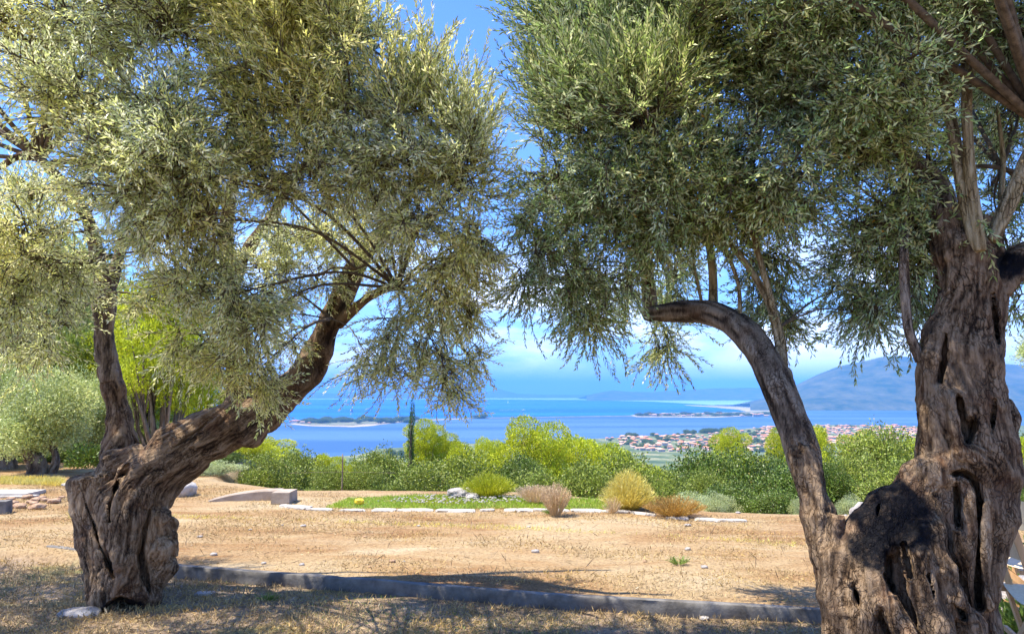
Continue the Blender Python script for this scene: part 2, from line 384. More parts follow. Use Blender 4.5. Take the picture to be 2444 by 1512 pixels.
def land(name, outline, z, mat, kind='structure', jag=0.0):
    pts = [GG(x, y) for x, y in outline]; out_ = []
    for i in range(len(pts)):
        a, b = pts[i], pts[(i+1) % len(pts)]; n = max(2, int(np.linalg.norm(b-a)/120)); n = min(n, 40)
        for k in range(n):
            p = a+(b-a)*k/n
            if jag and k: p = p+np.array([random.uniform(-1, 1)*jag, random.uniform(-1, 1)*jag, 0])
            out_.append(p)
    o = sheet(name, out_, z, mat); tag(o, kind=kind); return o
m, nt, out = newmat('coastal_plain')
c = ramp(nt, [(.35, (.05, .08, .035)), (.52, (.12, .15, .06)), (.7, (.32, .28, .18))], noise(nt, .012, 5, .7)).outputs[0]
surf(nt, out, c, .95, .1); M['plain'] = m
land('coastal_plain', [(-1500, 1300), (500, 1120), (730, 1094), (850, 1087), (900, 1072), (1080, 1059), (1200, 1057), (1440, 1046), (1600, 1037), (1700, 1030), (1790, 1022), (1850, 1018), (2000, 1013.5), (2110, 1015), (2195, 1017), (2450, 1015), (2900, 1010), (3600, 1300)], WZ+1.6, M['plain'], jag=8)
land('sand_spit', [(690, 1012), (720, 1006.5), (800, 1003.5), (940, 1001.5), (1000, 1001), (1128, 996.6), (1128, 998.6), (985, 1005), (925, 1011), (890, 1016), (840, 1019), (740, 1017)], WZ+1.3, M['sand'], jag=10)
m, nt, out = newmat('spit_scrub')
c = ramp(nt, [(.35, (.08, .12, .07)), (.6, (.22, .2, .12))], noise(nt, .02, 4, .7)).outputs[0]
surf(nt, out, c, .95, .1); M['scrub'] = m
land('spit_thicket', [(700, 1009), (720, 1004.5), (800, 1001.5), (940, 1000), (1050, 999.2), (1128, 996.6), (1128, 997.6), (985, 1002.5), (925, 1006), (890, 1011), (840, 1015), (740, 1014)], WZ+2.6, M['scrub'], jag=14)
land('island_thicket', [(1512, 990), (1540, 986.5), (1600, 984.8), (1700, 984.4), (1790, 982), (1835, 981), (1845, 988), (1780, 991), (1700, 993.5), (1600, 993.5), (1530, 993)], WZ+2.6, M['scrub'], jag=12)
land('causeway', [(1100, 997.4), (1509, 991.6), (1509, 993.2), (1100, 999.0)], WZ+2.2, M['scrub'])
land('spit_island', [(1505, 991), (1530, 987.5), (1600, 985.5), (1700, 985), (1790, 983), (1835, 981), (1850, 990), (1780, 993), (1700, 996), (1600, 995.5), (1520, 995)], WZ+1.4, M['sand'], jag=8)
land('sand_beach', [(1632, 965.6), (1700, 968), (1790, 972), (1850, 976), (1850, 985), (1790, 984), (1760, 977), (1700, 971.5), (1640, 967.2)], WZ+1.5, M['sand'])
land('far_marsh', [(1660, 966.2), (1790, 967.5), (1850, 971), (1850, 975.5), (1790, 971.4), (1700, 967.6)], WZ+2.4, M['scrub'])

def ridge(name, prof, Yc, Yr, mat, amp=25, nv=14, base_y=None):
    """a real range of hills: rises from the shore at Yc to a crest at Yr and falls behind it"""
    xs_ = np.linspace(prof[0][0], prof[-1][0], 140)
    top = np.interp(xs_, [p[0] for p in prof], [p[1] for p in prof])
    V = []
    for i, (x, y) in enumerate(zip(xs_, top)):
        cr = P(x, y, Yr)
        for k in range(nv*2+1):
            t = k/nv
            Yk = Yc+(Yr-Yc)*t
            px = cr[0]*Yk/Yr if t <= 1 else cr[0]
            s = 1-abs(t-1); s = s**.85
            z = WZ-3+(cr[2]-WZ+3)*s
            p = np.array([[px, Yk, 0]])
            z += float(fbm(p, 1/(amp*40), 4, 2)[0])*amp*4*s*(1-s)*2.0
            V.append((px, Yk, z))
    n = len(xs_); m_ = nv*2+1; ii = np.arange(n*m_).reshape(n, m_)
    q = np.stack([ii[:-1, :-1], ii[1:, :-1], ii[1:, 1:], ii[:-1, 1:]], -1).reshape(-1, 4)
    o = MB().add(V, q).build(name, mat); tag(o, kind='structure'); return o
m, nt, out = newmat('wooded_mountain')
c = ramp(nt, [(.38, (.02, .05, .035)), (.62, (.10, .11, .07))], noise(nt, .004, 8, .75)).outputs[0]
surf(nt, out, c, .95, .1); M['mount'] = m
ridge('mountain', [(1790, 962), (1812, 955), (1850, 945), (1880, 931), (1950, 894), (2000, 874), (2060, 862), (2100, 852), (2130, 848.5), (2165, 851), (2200, 856), (2300, 862), (2400, 868), (2500, 874), (2700, 860), (3100, 900)], 7700, 9600, M['mount'], 30)
ridge('coast_hills', [(1400, 943), (1440, 934), (1465, 931), (1500, 934), (1560, 935), (1620, 931), (1700, 926), (1790, 925), (1850, 926), (1950, 925)], 18000, 21000, M['mount'], 30)
ridge('low_hills', [(1090, 944), (1130, 938), (1150, 937), (1165, 934), (1190, 927), (1205, 931), (1235, 939), (1300, 941), (1400, 942), (1460, 943)], 26000, 29000, M['mount'], 20)
ridge('distant_shore', [(-300, 938), (100, 930), (500, 934), (750, 936), (800, 938), (860, 936), (950, 940), (1040, 939), (1100, 943)], 24000, 27000, M['mount'], 20)
land('far_bar', [(1120, 944.6), (1460, 944.8), (1460, 947.6), (1120, 946.6)], WZ+4, M['scrub'])

# ------------------------------------------------------------------ gnarled wood: signed distance field -> surface nets
class Field:
    def __init__(s, lo, hi, h):
        s.lo = np.array(lo, float); s.h = h
        s.n = np.ceil((np.array(hi)-s.lo)/h).astype(int)+1
        s.F = np.full(s.n, 9.0, np.float32); s.segs = []
        s.ax = [s.lo[k]+np.arange(s.n[k])*h for k in range(3)]
    def sub(s, lo, hi):
        a = np.clip(np.floor((lo-s.lo)/s.h).astype(int), 0, s.n-1); b = np.clip(np.ceil((hi-s.lo)/s.h).astype(int)+1, 0, s.n)
        if (b <= a).any(): return None, None
        sl = tuple(slice(a[k], b[k]) for k in range(3))
        g = np.stack(np.meshgrid(*[s.ax[k][sl[k]] for k in range(3)], indexing='ij'), -1)
        return sl, g
    def capsule(s, a, b, ra, rb, k=.03, op='add', cut=None, squash=1.0, rec=True):
        a = np.array(a, float); b = np.array(b, float); rm = max(ra, rb)+k*2+.06
        sl, g = s.sub(np.minimum(a, b)-rm, np.maximum(a, b)+rm)
        if sl is None: return
        ab = b-a; L2 = max(ab@ab, 1e-9)
        t = np.clip(((g-a)@ab)/L2, 0, 1)
        dv = g-(a+t[..., None]*ab)
        if squash != 1.0: dv = dv*np.array([1, 1/squash, 1])
        d = np.linalg.norm(dv, axis=-1)-(ra+(rb-ra)*t)
        if cut is not None: d = np.maximum(d, (g-np.array(cut[0]))@np.array(cut[1]))
        F = s.F[sl]
        if op == 'add':
            hh = np.clip(.5+.5*(F-d)/k, 0, 1); s.F[sl] = F*(1-hh)+d*hh-k*hh*(1-hh)
            if rec: s.segs.append((a, b))
        else:
            e = -d; hh = np.clip(.5-.5*(F-e)/k, 0, 1); s.F[sl] = F*(1-hh)+e*hh+k*hh*(1-hh)
    def path(s, pts, k=.03, **kw):
        pts = [(P(x, y, Y), r*Y/FPX) for x, y, Y, r in pts]
        # round the joints of the path
        for (a, ra), (b, rb) in zip(pts[:-1], pts[1:]): s.capsule(a, b, ra, rb, k, **kw)
    def slit(s, pts, Yf, Ye, k=.02):
        for (x0, y0, r0), (x1, y1, r1) in zip(pts[:-1], pts[1:]):
            n_ = max(2, int(math.hypot(x1-x0, y1-y0)/5))
            for i in range(n_+1):
                t = i/n_; x, y, r = x0+(x1-x0)*t, y0+(y1-y0)*t, (r0+(r1-r0)*t)
                s.capsule(P(x, y, Yf), P(x, y, Ye), r*1.0*Yf/FPX, r*.3*Ye/FPX, k, op='sub', rec=False)
    def roughen(s, amp, f, off=0):
        band = np.abs(s.F) < .12
        I = np.argwhere(band); p = s.lo+I*s.h
        s.F[band] += (fbm(p, f, 3, off)*amp).astype(np.float32)
    def mesh(s):
        F = s.F; S = F < 0
        c = np.zeros(tuple(s.n-1), np.int8)
        for i in (0, 1):
            for j in (0, 1):
                for k in (0, 1): c += S[i:F.shape[0]-1+i, j:F.shape[1]-1+j, k:F.shape[2]-1+k]
        I = np.argwhere((c > 0) & (c < 8)); ids = np.full(c.shape, -1, np.int32); ids[tuple(I.T)] = np.arange(len(I))
        pos = np.zeros((len(I), 3)); cnt = np.zeros(len(I))
        cor = [(i, j, k) for i in (0, 1) for j in (0, 1) for k in (0, 1)]
        for a in cor:
            for ax_ in range(3):
                if a[ax_] == 0:
                    b = list(a); b[ax_] = 1
                    fa = F[tuple((I+a).T)]; fb = F[tuple((I+b).T)]; mk = (fa < 0) != (fb < 0)
                    t = np.where(mk, fa/np.where(mk, fa-fb, 1), 0)
                    pos += np.where(mk[:, None], np.array(a)+t[:, None]*(np.array(b)-np.array(a)), 0); cnt += mk
        V = s.lo+(I+pos/cnt[:, None])*s.h
        Q = []
        for ax_ in range(3):
            u, w = (ax_+1) % 3, (ax_+2) % 3
            sh = [slice(None)]*3; sh2 = [slice(None)]*3; sh[ax_] = slice(0, -1); sh2[ax_] = slice(1, None)
            A = S[tuple(sh)]; B = S[tuple(sh2)]
            E = np.argwhere(A != B); E = E[(E[:, u] > 0) & (E[:, w] > 0) & (E[:, u] < s.n[u]-1) & (E[:, w] < s.n[w]-1)]
            du = np.zeros(3, int); du[u] = 1; dw = np.zeros(3, int); dw[w] = 1
            q = np.stack([ids[tuple((E-du-dw).T)], ids[tuple((E-dw).T)], ids[tuple(E.T)], ids[tuple((E-du).T)]], -1)
            fl = ~A[tuple(E.T)]
            q[fl] = q[fl][:, ::-1]; Q.append(q)
        return V, np.concatenate(Q)

def vert_normals(V, Q):
    n = np.cross(V[Q[:, 2]]-V[Q[:, 0]], V[Q[:, 3]]-V[Q[:, 1]])
    N = np.zeros_like(V)
    for k in range(4):
        for c in range(3): N[:, c] += np.bincount(Q[:, k], n[:, c], len(V))
    return unit(N)
def grain(V, Q, D, it=26, power=6, seed=1, rel=None):
    """noise smeared over the mesh along the direction field D, so that it runs with the wood"""
    E = np.concatenate([Q[:, [0, 1]], Q[:, [1, 2]], Q[:, [2, 3]], Q[:, [3, 0]], Q[:, [0, 2]], Q[:, [1, 3]]])
    e = V[E[:, 1]]-V[E[:, 0]]; e = unit(e)
    w = np.abs((e*unit(D[E[:, 0]]+D[E[:, 1]])).sum(1))**power+.004
    r = np.random.default_rng(seed).random(len(V))*2-1
    def run(val, it):
        den = 1+np.bincount(E[:, 0], w, len(V))+np.bincount(E[:, 1], w, len(V))
        for _ in range(it):
            s = np.bincount(E[:, 0], w*val[E[:, 1]], len(V))+np.bincount(E[:, 1], w*val[E[:, 0]], len(V))
            val = (val+s)/den
        return val
    a = run(r, it); a = a/(a.std()+1e-9)
    return a, run
def dirfield(V, segs):
    D = np.zeros_like(V); W = np.zeros(len(V))
    ref = None
    for a, b in segs:
        ab = b-a; L = np.linalg.norm(ab)
        if L < 1e-6: continue
        t = np.clip(((V-a)@ab)/(L*L), 0, 1); d = np.linalg.norm(V-(a+t[:, None]*ab), axis=1)
        w = np.exp(-(d/.045))
        u = ab/L
        if u[2] < 0: u = -u
        D += u*w[:, None]; W += w
    return unit(D/W[:, None].clip(1e-12)+1e-6)
def finish_wood(fld, amp=.009, lump=.02, seed=1, twist=.25, it=26):
    V, Q = fld.mesh()
    N = vert_normals(V, Q); D = dirfield(V, fld.segs)
    sw = np.stack([vnoise(V, 3.0, 11), vnoise(V, 3.0, 22), vnoise(V, 3.0, 33)], -1)*twist*1.6
    D = unit(D+sw); D = unit(D-N*(D*N).sum(1, keepdims=True))
    def lic(f_, L_, n_, o_, warp=0.0):
        c_ = 0
        for t_ in np.linspace(-.5, .5, n_): c_ = c_+vnoise(V+D*(t_*L_), f_, o_)
        return c_/c_.std()
    a = lic(15, .26, 13, seed); b = lic(38, .16, 13, seed+3); c = lic(85, .09, 11, seed+6)
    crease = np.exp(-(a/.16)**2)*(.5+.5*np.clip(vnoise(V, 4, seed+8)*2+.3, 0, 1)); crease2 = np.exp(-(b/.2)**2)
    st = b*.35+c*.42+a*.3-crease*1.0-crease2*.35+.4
    disp = a.clip(-2, 1.6)*amp*.75+b.clip(-2, 2)*amp*.28+c*.0011-crease*.006-crease2*.0022+fbm(V, 9, 3, seed)*lump
    V2 = V+N*disp[:, None]
    return V2, Q, np.clip(.5+st*.27, 0, 1), D

def blob_mask(V, blobs):
    mk = np.zeros(len(V))
    for x, y, Y, rx, ry, rd in blobs:
        c = P(x, y, Y); s = Y/FPX
        d = np.linalg.norm((V-c)/np.array([rx*s, rd, ry*s]), axis=1)+fbm(V, 14, 3, 4)*.35
        mk = np.maximum(mk, np.clip((1.1-d)/.25, 0, 1))
    return mk

def catmull(pts, rad, step):
    pts = np.array(pts); rad = np.array(rad); n = len(pts)
    Pp = np.vstack([2*pts[0]-pts[1], pts, 2*pts[-1]-pts[-2]]); o = []; ro = []
    for i in range(n-1):
        p0, p1, p2, p3 = Pp[i:i+4]; L = np.linalg.norm(p2-p1); m_ = max(2, int(L/step))
        for k in range(m_):
            t = k/m_
            o.append(.5*((2*p1)+(-p0+p2)*t+(2*p0-5*p1+4*p2-p3)*t*t+(-p0+3*p1-3*p2+p3)*t**3)); ro.append(rad[i]*(1-t)+rad[i+1]*t)
    o.append(pts[-1]); ro.append(rad[-1]); return np.array(o), np.array(ro)
def tube(pts, rad, seg=10, step=.03, amp=.12, seed=0, knots=.25):
    c, r = catmull(pts, rad, step); n = len(c)
    T = unit(np.gradient(c, axis=0)); u = np.cross(T[0], [0.3, .2, .9]); u = u/np.linalg.norm(u); U = []
    for k in range(n):
        u = u-T[k]*(u@T[k]); u = u/np.linalg.norm(u); U.append(u)
    U = np.array(U); W = np.cross(T, U)
    th = np.linspace(0, 2*math.pi, seg, endpoint=False)
    s = np.r_[0, np.cumsum(np.linalg.norm(np.diff(c, axis=0), axis=1))]
    ct, sn = np.cos(th), np.sin(th)
    dirs = U[:, None]*ct[None, :, None]+W[:, None]*sn[None, :, None]
    q3 = np.stack([np.broadcast_to(ct*1.6, (n, seg)), np.broadcast_to(sn*1.6, (n, seg)), np.broadcast_to((s*3.2)[:, None], (n, seg))], -1).reshape(-1, 3)
    st = fbm(q3, 2.2, 3, seed*1.7).reshape(n, seg); kn = fbm(c, 6, 2, seed*3.1)[:, None]
    rr = r[:, None]*(1+amp*st*1.6+knots*.5*kn)
    V = c[:, None]+dirs*rr[..., None]
    ii = np.arange(n*seg).reshape(n, seg); jj = np.roll(ii, -1, 1)
    Q = np.stack([ii[:-1], jj[:-1], jj[1:], ii[1:]], -1).reshape(-1, 4)
    V = V.reshape(-1, 3); base = len(V); V = np.vstack([V, c[0], c[-1]])
    Tt = np.vstack([np.stack([jj[0], ii[0], np.full(seg, base)], -1), np.stack([ii[-1], jj[-1], np.full(seg, base+1)], -1)])
    streak = np.r_[np.clip(.5+st.ravel()*.9, 0, 1), .5, .5]
    return V, Q, Tt, streak
def add_tube(mb, pts, rad, m=0, **kw):
    V, Q, T, s = tube(pts, rad, **kw); mb.add(V, Q, T, m=m, streak=s); return mb
def limb(name, mat, parent, pts, org, seg=16, step=.02, amp=.14, seed=0):
    pp = [P(x, y, Y)-org for x, y, Y, r in pts]; rr = [r*Y/FPX for x, y, Y, r in pts]
    return add_tube(MB(), pp, rr, seg=seg, step=step, amp=amp, seed=seed).build(name, mat, parent)

# ------------------------------------------------------------------ leaves
def sprig(L, pairs, leaf, w, ang, droop, seed, side=0):
    """one olive twig with its pairs of narrow leaves, along +X"""
    r = random.Random(seed); V = []; Q = []; tint = []
    def pt(t): return np.array([L*t, side*L*.12*math.sin(t*2.5), -droop*L*t*t])
    n = 4
    for k in range(n):
        a, b = pt(k/n), pt((k+1)/n); h = .0022*(1.3-k/n); i = len(V)
        V += [a+[0, -h, 0], a+[0, h, 0], b+[0, h, 0], b+[0, -h, 0]]; Q.append([i, i+1, i+2, i+3]); tint += [-.0]*4
        i = len(V); V += [a+[0, 0, -h], a+[0, 0, h], b+[0, 0, h], b+[0, 0, -h]]; Q.append([i, i+1, i+2, i+3]); tint += [-.0]*4
    nstem = len(Q)
    for k in range(pairs):
        t = .12+.88*k/(pairs-1); o = pt(t); T = pt(min(1, t+.02))-pt(max(0, t-.02)); T /= np.linalg.norm(T)
        roll = (k % 2)*math.pi/2+r.uniform(-.5, .5)
        for sgn in (-1, 1):
            if r.random() < .08: continue
            a = roll+(math.pi if sgn > 0 else 0)
            out_ = np.array([0, math.cos(a), math.sin(a)]); out_ = out_-T*(out_@T); out_ /= np.linalg.norm(out_)
            an = ang*r.uniform(.7, 1.3)*(1-.45*t)
            d = T*math.cos(an)+out_*math.sin(an); d /= np.linalg.norm(d)
            wv = np.cross(d, [r.uniform(-1, 1), r.uniform(-1, 1), r.uniform(-1, 1)]); wv /= np.linalg.norm(wv); nn = np.cross(d, wv)
            l = leaf*r.uniform(.7, 1.15)*(1-.3*t*t); ww = w*r.uniform(.8, 1.1); c = r.random()*.93 if r.random() > .008 else .99; i = len(V)
            V += [o, o+d*l*.45+wv*ww/2+nn*l*.05, o+d*l+nn*l*r.uniform(-.12, .05), o+d*l*.45-wv*ww/2+nn*l*.05]
            Q.append([i, i+1, i+2, i+3]); tint += [c]*4
    return np.array(V), np.array(Q), np.array(tint), nstem
def place(mb, tpl, pos, axis_, scale, tintvar=.25, m_leaf=0, m_stem=1, rs=None):
    """scatter templates (list) at pos with +X along axis_"""
    rs = rs or rng; n = len(pos); which = rs.integers(0, len(tpl), n)
    X_ = unit(axis_); h = unit(rs.normal(size=(n, 3))); Y_ = unit(np.cross(h, X_)); Z_ = np.cross(X_, Y_)
    off = rs.normal(size=n)*tintvar*.5
    for k, (tv, tq, tt, ns) in enumerate(tpl):
        s = np.where(which == k)[0]
        if not len(s): continue
        Rm = np.stack([X_[s], Y_[s], Z_[s]], -1)                    # columns
        v = np.einsum('nij,tj->nti', Rm, tv)*scale[s][:, None, None]+pos[s][:, None]
        nv = len(tv); base = (np.arange(len(s))*nv)[:, None, None]
        q = tq[None]+base
        t = np.clip(tt[None]+off[s][:, None]*(tt > 0)[None], 0, 1)
        t = np.where(tt[None] > .97, tt[None], np.minimum(t, .96))
        o = mb.n
        mb.add(v.reshape(-1, 3), q[:, ns:].reshape(-1, 4), m=m_leaf, tint=t.ravel())
        if ns:                                                     # the stems share the vertices just added
            qs = q[:, :ns].reshape(-1, 4)+o; mb.q.append(qs); mb.mq.append(np.full(len(qs), m_stem))
SPR = [sprig(.20+.02*k, 10+k % 3, .054, .0105, .85, .18, 100+k, side=(-1)**k) for k in range(7)]
SPR_LONG = [sprig(.34+.02*k, 17+k % 3, .058, .0105, .7, .08, 200+k, side=(-1)**k) for k in range(6)]
SPR_HANG = [sprig(.26+.03*k, 13+k % 3, .054, .0100, .7, .0, 300+k, side=(-1)**k) for k in range(6)]

def crown_clump(mb, org, c, dims, n, out_w=1.0, bias=(0, 0, 0), tpl=SPR, size=1.0, hollow=.35, jit=.5, seed=None, per=13):
    """one bough: twigs curve out from its heart and carry the sprigs, so that it has leafy sprays and gaps"""
    rs = np.random.default_rng(seed) if seed is not None else rng
    c = np.array(c, float); dims = np.array(dims, float); m_ = max(3, int(n/per)); POS = []; AX = []
    d = unit(rs.normal(size=(m_, 3))*[1, 1, .9]+np.array(bias)*.45)
    rad = (.62+.5*rs.random(m_))*(1+.25*vnoise(d+c, 2.2, 5))
    tip = c+d*rad[:, None]*dims; b0 = c+unit(rs.normal(size=(m_, 3)))*dims*rs.uniform(.05, .4, m_)[:, None]
    mid = (b0+tip)/2+np.array([0, 0, 1.])*(np.linalg.norm(tip-b0, axis=1)*.12)[:, None]+rs.normal(size=(m_, 3))*.02
    for k in range(m_):
        q_ = max(3, int(per*rs.uniform(.55, 1.5))); t = .22+.78*np.sort(rs.random(q_))[:, None]
        p = b0[k]*(1-t)**2+mid[k]*2*t*(1-t)+tip[k]*t*t; tg = unit(2*(mid[k]-b0[k])*(1-t)+2*(tip[k]-mid[k])*t)
        POS.append(p); AX.append(unit(tg*.9*out_w+np.array(bias)*.8+rs.normal(size=(q_, 3))*(jit+.12)))
        e = tip[k]; add_tube(mb, [b0[k]-org, mid[k]-org, e-org], [.006, .0042, .0018], m=1, seg=3, step=.12, seed=k)
    pos = np.concatenate(POS); place(mb, tpl, pos-org, np.concatenate(AX), rs.uniform(.8, 1.2, len(pos))*size, rs=rs)
def bough(mb, org, start, c, dims, n, r0, m=1, seed=0):
    """a branch from the limb to the middle of the clump, and twigs fanning through it"""
    rs = random.Random(seed)
    start = np.array(start); c = np.array(c); L = np.linalg.norm(c-start)
    mid = (start+c)/2+np.array([rs.uniform(-.1, .1)*L, rs.uniform(-.1, .1)*L, .1*L])
    add_tube(mb, [start-org, mid-org, c-org], [r0, r0*.7, r0*.4], m=m, seg=6, step=.09, seed=seed)
    for k in range(n):
        d = np.array([rs.gauss(0, 1), rs.gauss(0, 1), rs.gauss(0, 1)]); d /= np.linalg.norm(d)
        e = c+d*np.array(dims)*rs.uniform(.6, .95); a = mid+(c-mid)*rs.uniform(.1, 1)
        mm = (a+e)/2+np.array([0, 0, rs.uniform(-.02, .08)])
        add_tube(mb, [a-org, mm-org, e-org], [r0*.32, r0*.2, .0025], m=m, seg=4, step=.1, seed=seed+k)

# ================================================================== LEFT OLIVE
LO = P(300, 1440, 5.85); LO[2] = 0
left = empty('olive_tree', LO)
tag(left, 'old olive tree with sawn dead stub and long limb leaning right', 'olive tree', 'gnarled old olive trees')
f = Field((-3.75, 5.3, -.06), (P(715, 900, 6.1)[0], 6.7, 1.95), .0075)
Yb = 5.85
f.path([(300, 1475, Yb, 60), (300, 1400, Yb, 72), (298, 1300, Yb, 74), (300, 1210, Yb, 72)], k=.05)                      # heart
f.path([(300, 1440, Yb-.05, 62), (304, 1320, Yb-.2, 46), (306, 1235, Yb-.2, 46), (345, 1140, Yb-.12, 50), (420, 1075, Yb, 60), (500, 1035, Yb+.05, 58), (575, 1003, Yb+.1, 56), (625, 978, Yb+.15, 52), (690, 930, Yb+.2, 36)], k=.035)
f.path([(320, 1400, Yb-.1, 50), (336, 1280, Yb-.12, 40), (372, 1170, Yb-.02, 44), (440, 1085, Yb+.02, 56)], k=.03)
stub_cut = (P(215, 1134, Yb), unit(np.array([-.10, -.16, 1.0])))
f.path([(262, 1400, Yb, 44), (238, 1290, Yb, 48), (218, 1150, Yb, 48), (212, 1080, Yb, 48)], k=.02, cut=stub_cut)
f.path([(256, 1420, Yb-.1, 40), (232, 1330, Yb-.05, 34), (203, 1250, Yb-.02, 20), (190, 1235, Yb-.02, 14)], k=.02)
f.path([(225, 1395, Yb, 22), (210, 1372, Yb, 18)], k=.02)
f.path([(300, 1250, Yb+.25, 52), (292, 1150, Yb+.25, 52), (288, 1080, Yb+.28, 42), (284, 1000, Yb+.3, 27), (272, 930, Yb+.3, 24), (262, 880, Yb+.3, 23)], k=.05)
f.path([(250, 1130, Yb+.1, 26), (275, 1105, Yb+.1, 34), (330, 1085, Yb+.05, 26), (352, 1088, Yb-.1, 15)], k=.02)       # collar and knob
f.path([(262, 1230, Yb-.08, 12), (275, 1170, Yb-.12, 15), (300, 1120, Yb-.12, 20), (338, 1098, Yb-.12, 22)], k=.02)
for x, y, r, dY in ((378, 1200, 30, 0), (398, 1190, 18, .02), (372, 1262, 32, -.05), (400, 1250, 24, .0), (404, 1300, 22, -.05), (378, 1312, 30, -.1), (398, 1345, 22, -.05), (410, 1355, 14, -.08), (378, 1372, 26, -.05), (352, 1416, 26, -.08), (345, 1440, 22, -.05), (418, 1275, 9, -.05), (388, 1232, 20, -.12)):
    f.capsule(P(x, y, Yb+dY), P(x+random.uniform(-8, 8), y+12, Yb+dY+.02), r*Yb/FPX, r*.9*Yb/FPX, .022)
f.path([(245, 1435, Yb-.02, 30), (232, 1462, Yb, 24)], k=.03); f.path([(355, 1420, Yb, 30), (362, 1465, Yb, 22)], k=.03)
f.path([(598, 1030, Yb+.05, 34), (622, 1000, Yb+.08, 34)], k=.03)
f.path([(560, 975, Yb+.1, 32), (566, 930, Yb+.1, 25), (563, 900, Yb+.1, 22)], k=.03)
f.roughen(.022, 7, 2)
cut = dict(op='sub', rec=False)
f.slit([(356, 1215, 4), (347, 1260, 9), (340, 1320, 12), (344, 1375, 11), (356, 1412, 6)], Yb-.42, Yb-.12)
f.slit([(262, 1452, 16), (290, 1440, 26), (318, 1450, 16)], Yb-.5, Yb-.02)
f.slit([(222, 1245, 2), (240, 1305, 6), (262, 1350, 9), (272, 1378, 5)], Yb-.42, Yb-.12)
f.slit([(304, 1112, 9), (292, 1135, 13), (276, 1165, 8), (264, 1205, 5), (262, 1245, 4)], Yb-.42, Yb-.08)
f.slit([(188, 1142, 2), (206, 1205, 4), (226, 1255, 3)], Yb-.3, Yb-.08, .005)
f.slit([(214, 1262, 2), (228, 1310, 4), (246, 1352, 3)], Yb-.36, Yb-.16, .005)
f.slit([(368, 1268, 2), (392, 1288, 3), (408, 1262, 2)], Yb-.4, Yb-.14, .004)
f.slit([(362, 1334, 3), (398, 1360, 4)], Yb-.4, Yb-.14, .004)
f.slit([(366, 1215, 2), (380, 1222, 3), (396, 1216, 2)], Yb-.4, Yb-.12, .004)
f.slit([(372, 1398, 5), (392, 1385, 4)], Yb-.4, Yb-.1, .005)
f.slit([(548, 962, 4), (505, 998, 5), (455, 1038, 4), (420, 1062, 2)], Yb-.3, Yb-.10)
for x in (186, 200, 222, 240): f.path([(x, 1124, Yb-.3, 2), (x+4, 1146, Yb+.1, 4)], k=.004, **cut)
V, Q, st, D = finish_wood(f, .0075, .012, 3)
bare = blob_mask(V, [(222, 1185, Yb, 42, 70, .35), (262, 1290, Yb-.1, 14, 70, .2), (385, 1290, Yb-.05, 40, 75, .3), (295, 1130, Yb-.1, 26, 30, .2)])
mb = MB(); mb.add(V-LO, Q, tilt=np.clip((D[:, 0]-.25)*2.2, 0, 1), streak=st, bare=bare*.9, char=blob_mask(V, [(292, 1446, Yb-.2, 42, 20, .22)])*.9)  # last mask blackens the inside of the base hollow
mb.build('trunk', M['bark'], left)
s = dict(org=LO)
limb('branch', M['bark'], left, [(600, 992, Yb+.12, 42), (640, 968, Yb+.15, 46), (690, 928, Yb+.2, 40), (733, 888, Yb+.22, 36), (760, 836, Yb+.22, 33), (790, 760, Yb+.2, 29), (820, 700, Yb+.18, 27), (848, 642, Yb+.15, 25), (880, 590, Yb, 19), (925, 540, Yb-.15, 14), (975, 470, Yb-.3, 10), (1010, 380, Yb-.35, 7), (1020, 250, Yb-.4, 5)], LO, 24, .014, .2, 1)
limb('branch', M['bark'], left, [(805, 770, Yb+.2, 17), (850, 733, Yb+.1, 12), (895, 700, Yb, 10), (950, 686, Yb-.2, 7), (1010, 705, Yb-.4, 5), (1070, 760, Yb-.5, 4), (1110, 840, Yb-.55, 3)], LO, 12, .02, .15, 2)
limb('branch', M['bark'], left, [(563, 935, Yb+.1, 24), (560, 850, Yb+.05, 22), (548, 750, Yb, 21), (545, 650, Yb, 19), (540, 560, Yb, 18), (548, 470, Yb-.05, 14), (570, 350, Yb-.1, 9), (520, 150, Yb-.15, 6), (500, -40, Yb-.2, 4)], LO, 16, .02, .18, 3)
limb('branch', M['bark'], left, [(552, 700, Yb+.02, 16), (575, 630, Yb+.1, 14), (605, 575, Yb+.15, 14), (650, 515, Yb+.2, 14), (690, 440, Yb+.25, 13), (745, 370, Yb+.3, 10), (800, 250, Yb+.3, 7), (830, 100, Yb+.3, 5)], LO, 14, .02, .18, 4)
limb('branch', M['bark_grey'], left, [(265, 910, Yb+.3, 24), (250, 820, Yb+.28, 23), (248, 740, Yb+.25, 24), (250, 690, Yb+.22, 21), (233, 610, Yb+.15, 15), (208, 520, Yb+.05, 13), (165, 450, Yb, 11), (110, 395, Yb-.05, 11), (85, 355, Yb-.1, 13), (112, 315, Yb-.12, 12), (142, 282, Yb-.15, 10), (125, 235, Yb-.15, 7), (110, 100, Yb-.2, 4)], LO, 18, .018, .16, 5)
limb('branch', M['bark_grey'], left, [(254, 700, Yb+.24, 17), (275, 640, Yb+.28, 14), (292, 575, Yb+.3, 10), (310, 480, Yb+.3, 8), (300, 300, Yb+.3, 5), (320, 60, Yb+.2, 4)], LO, 12, .02, .15, 6)
limb('branch', M['bark'], left, [(90, 365, Yb-.1, 10), (40, 375, Yb-.1, 8), (-20, 400, Yb-.1, 7), (-120, 350, Yb-.1, 5)], LO, 10, .02, .15, 7)
limb('branch', M['bark'], left, [(112, 392, Yb-.05, 8), (160, 385, Yb-.05, 7), (215, 395, Yb-.05, 8), (262, 440, Yb-.05, 7), (300, 500, Yb-.05, 4)], LO, 10, .02, .15, 8)

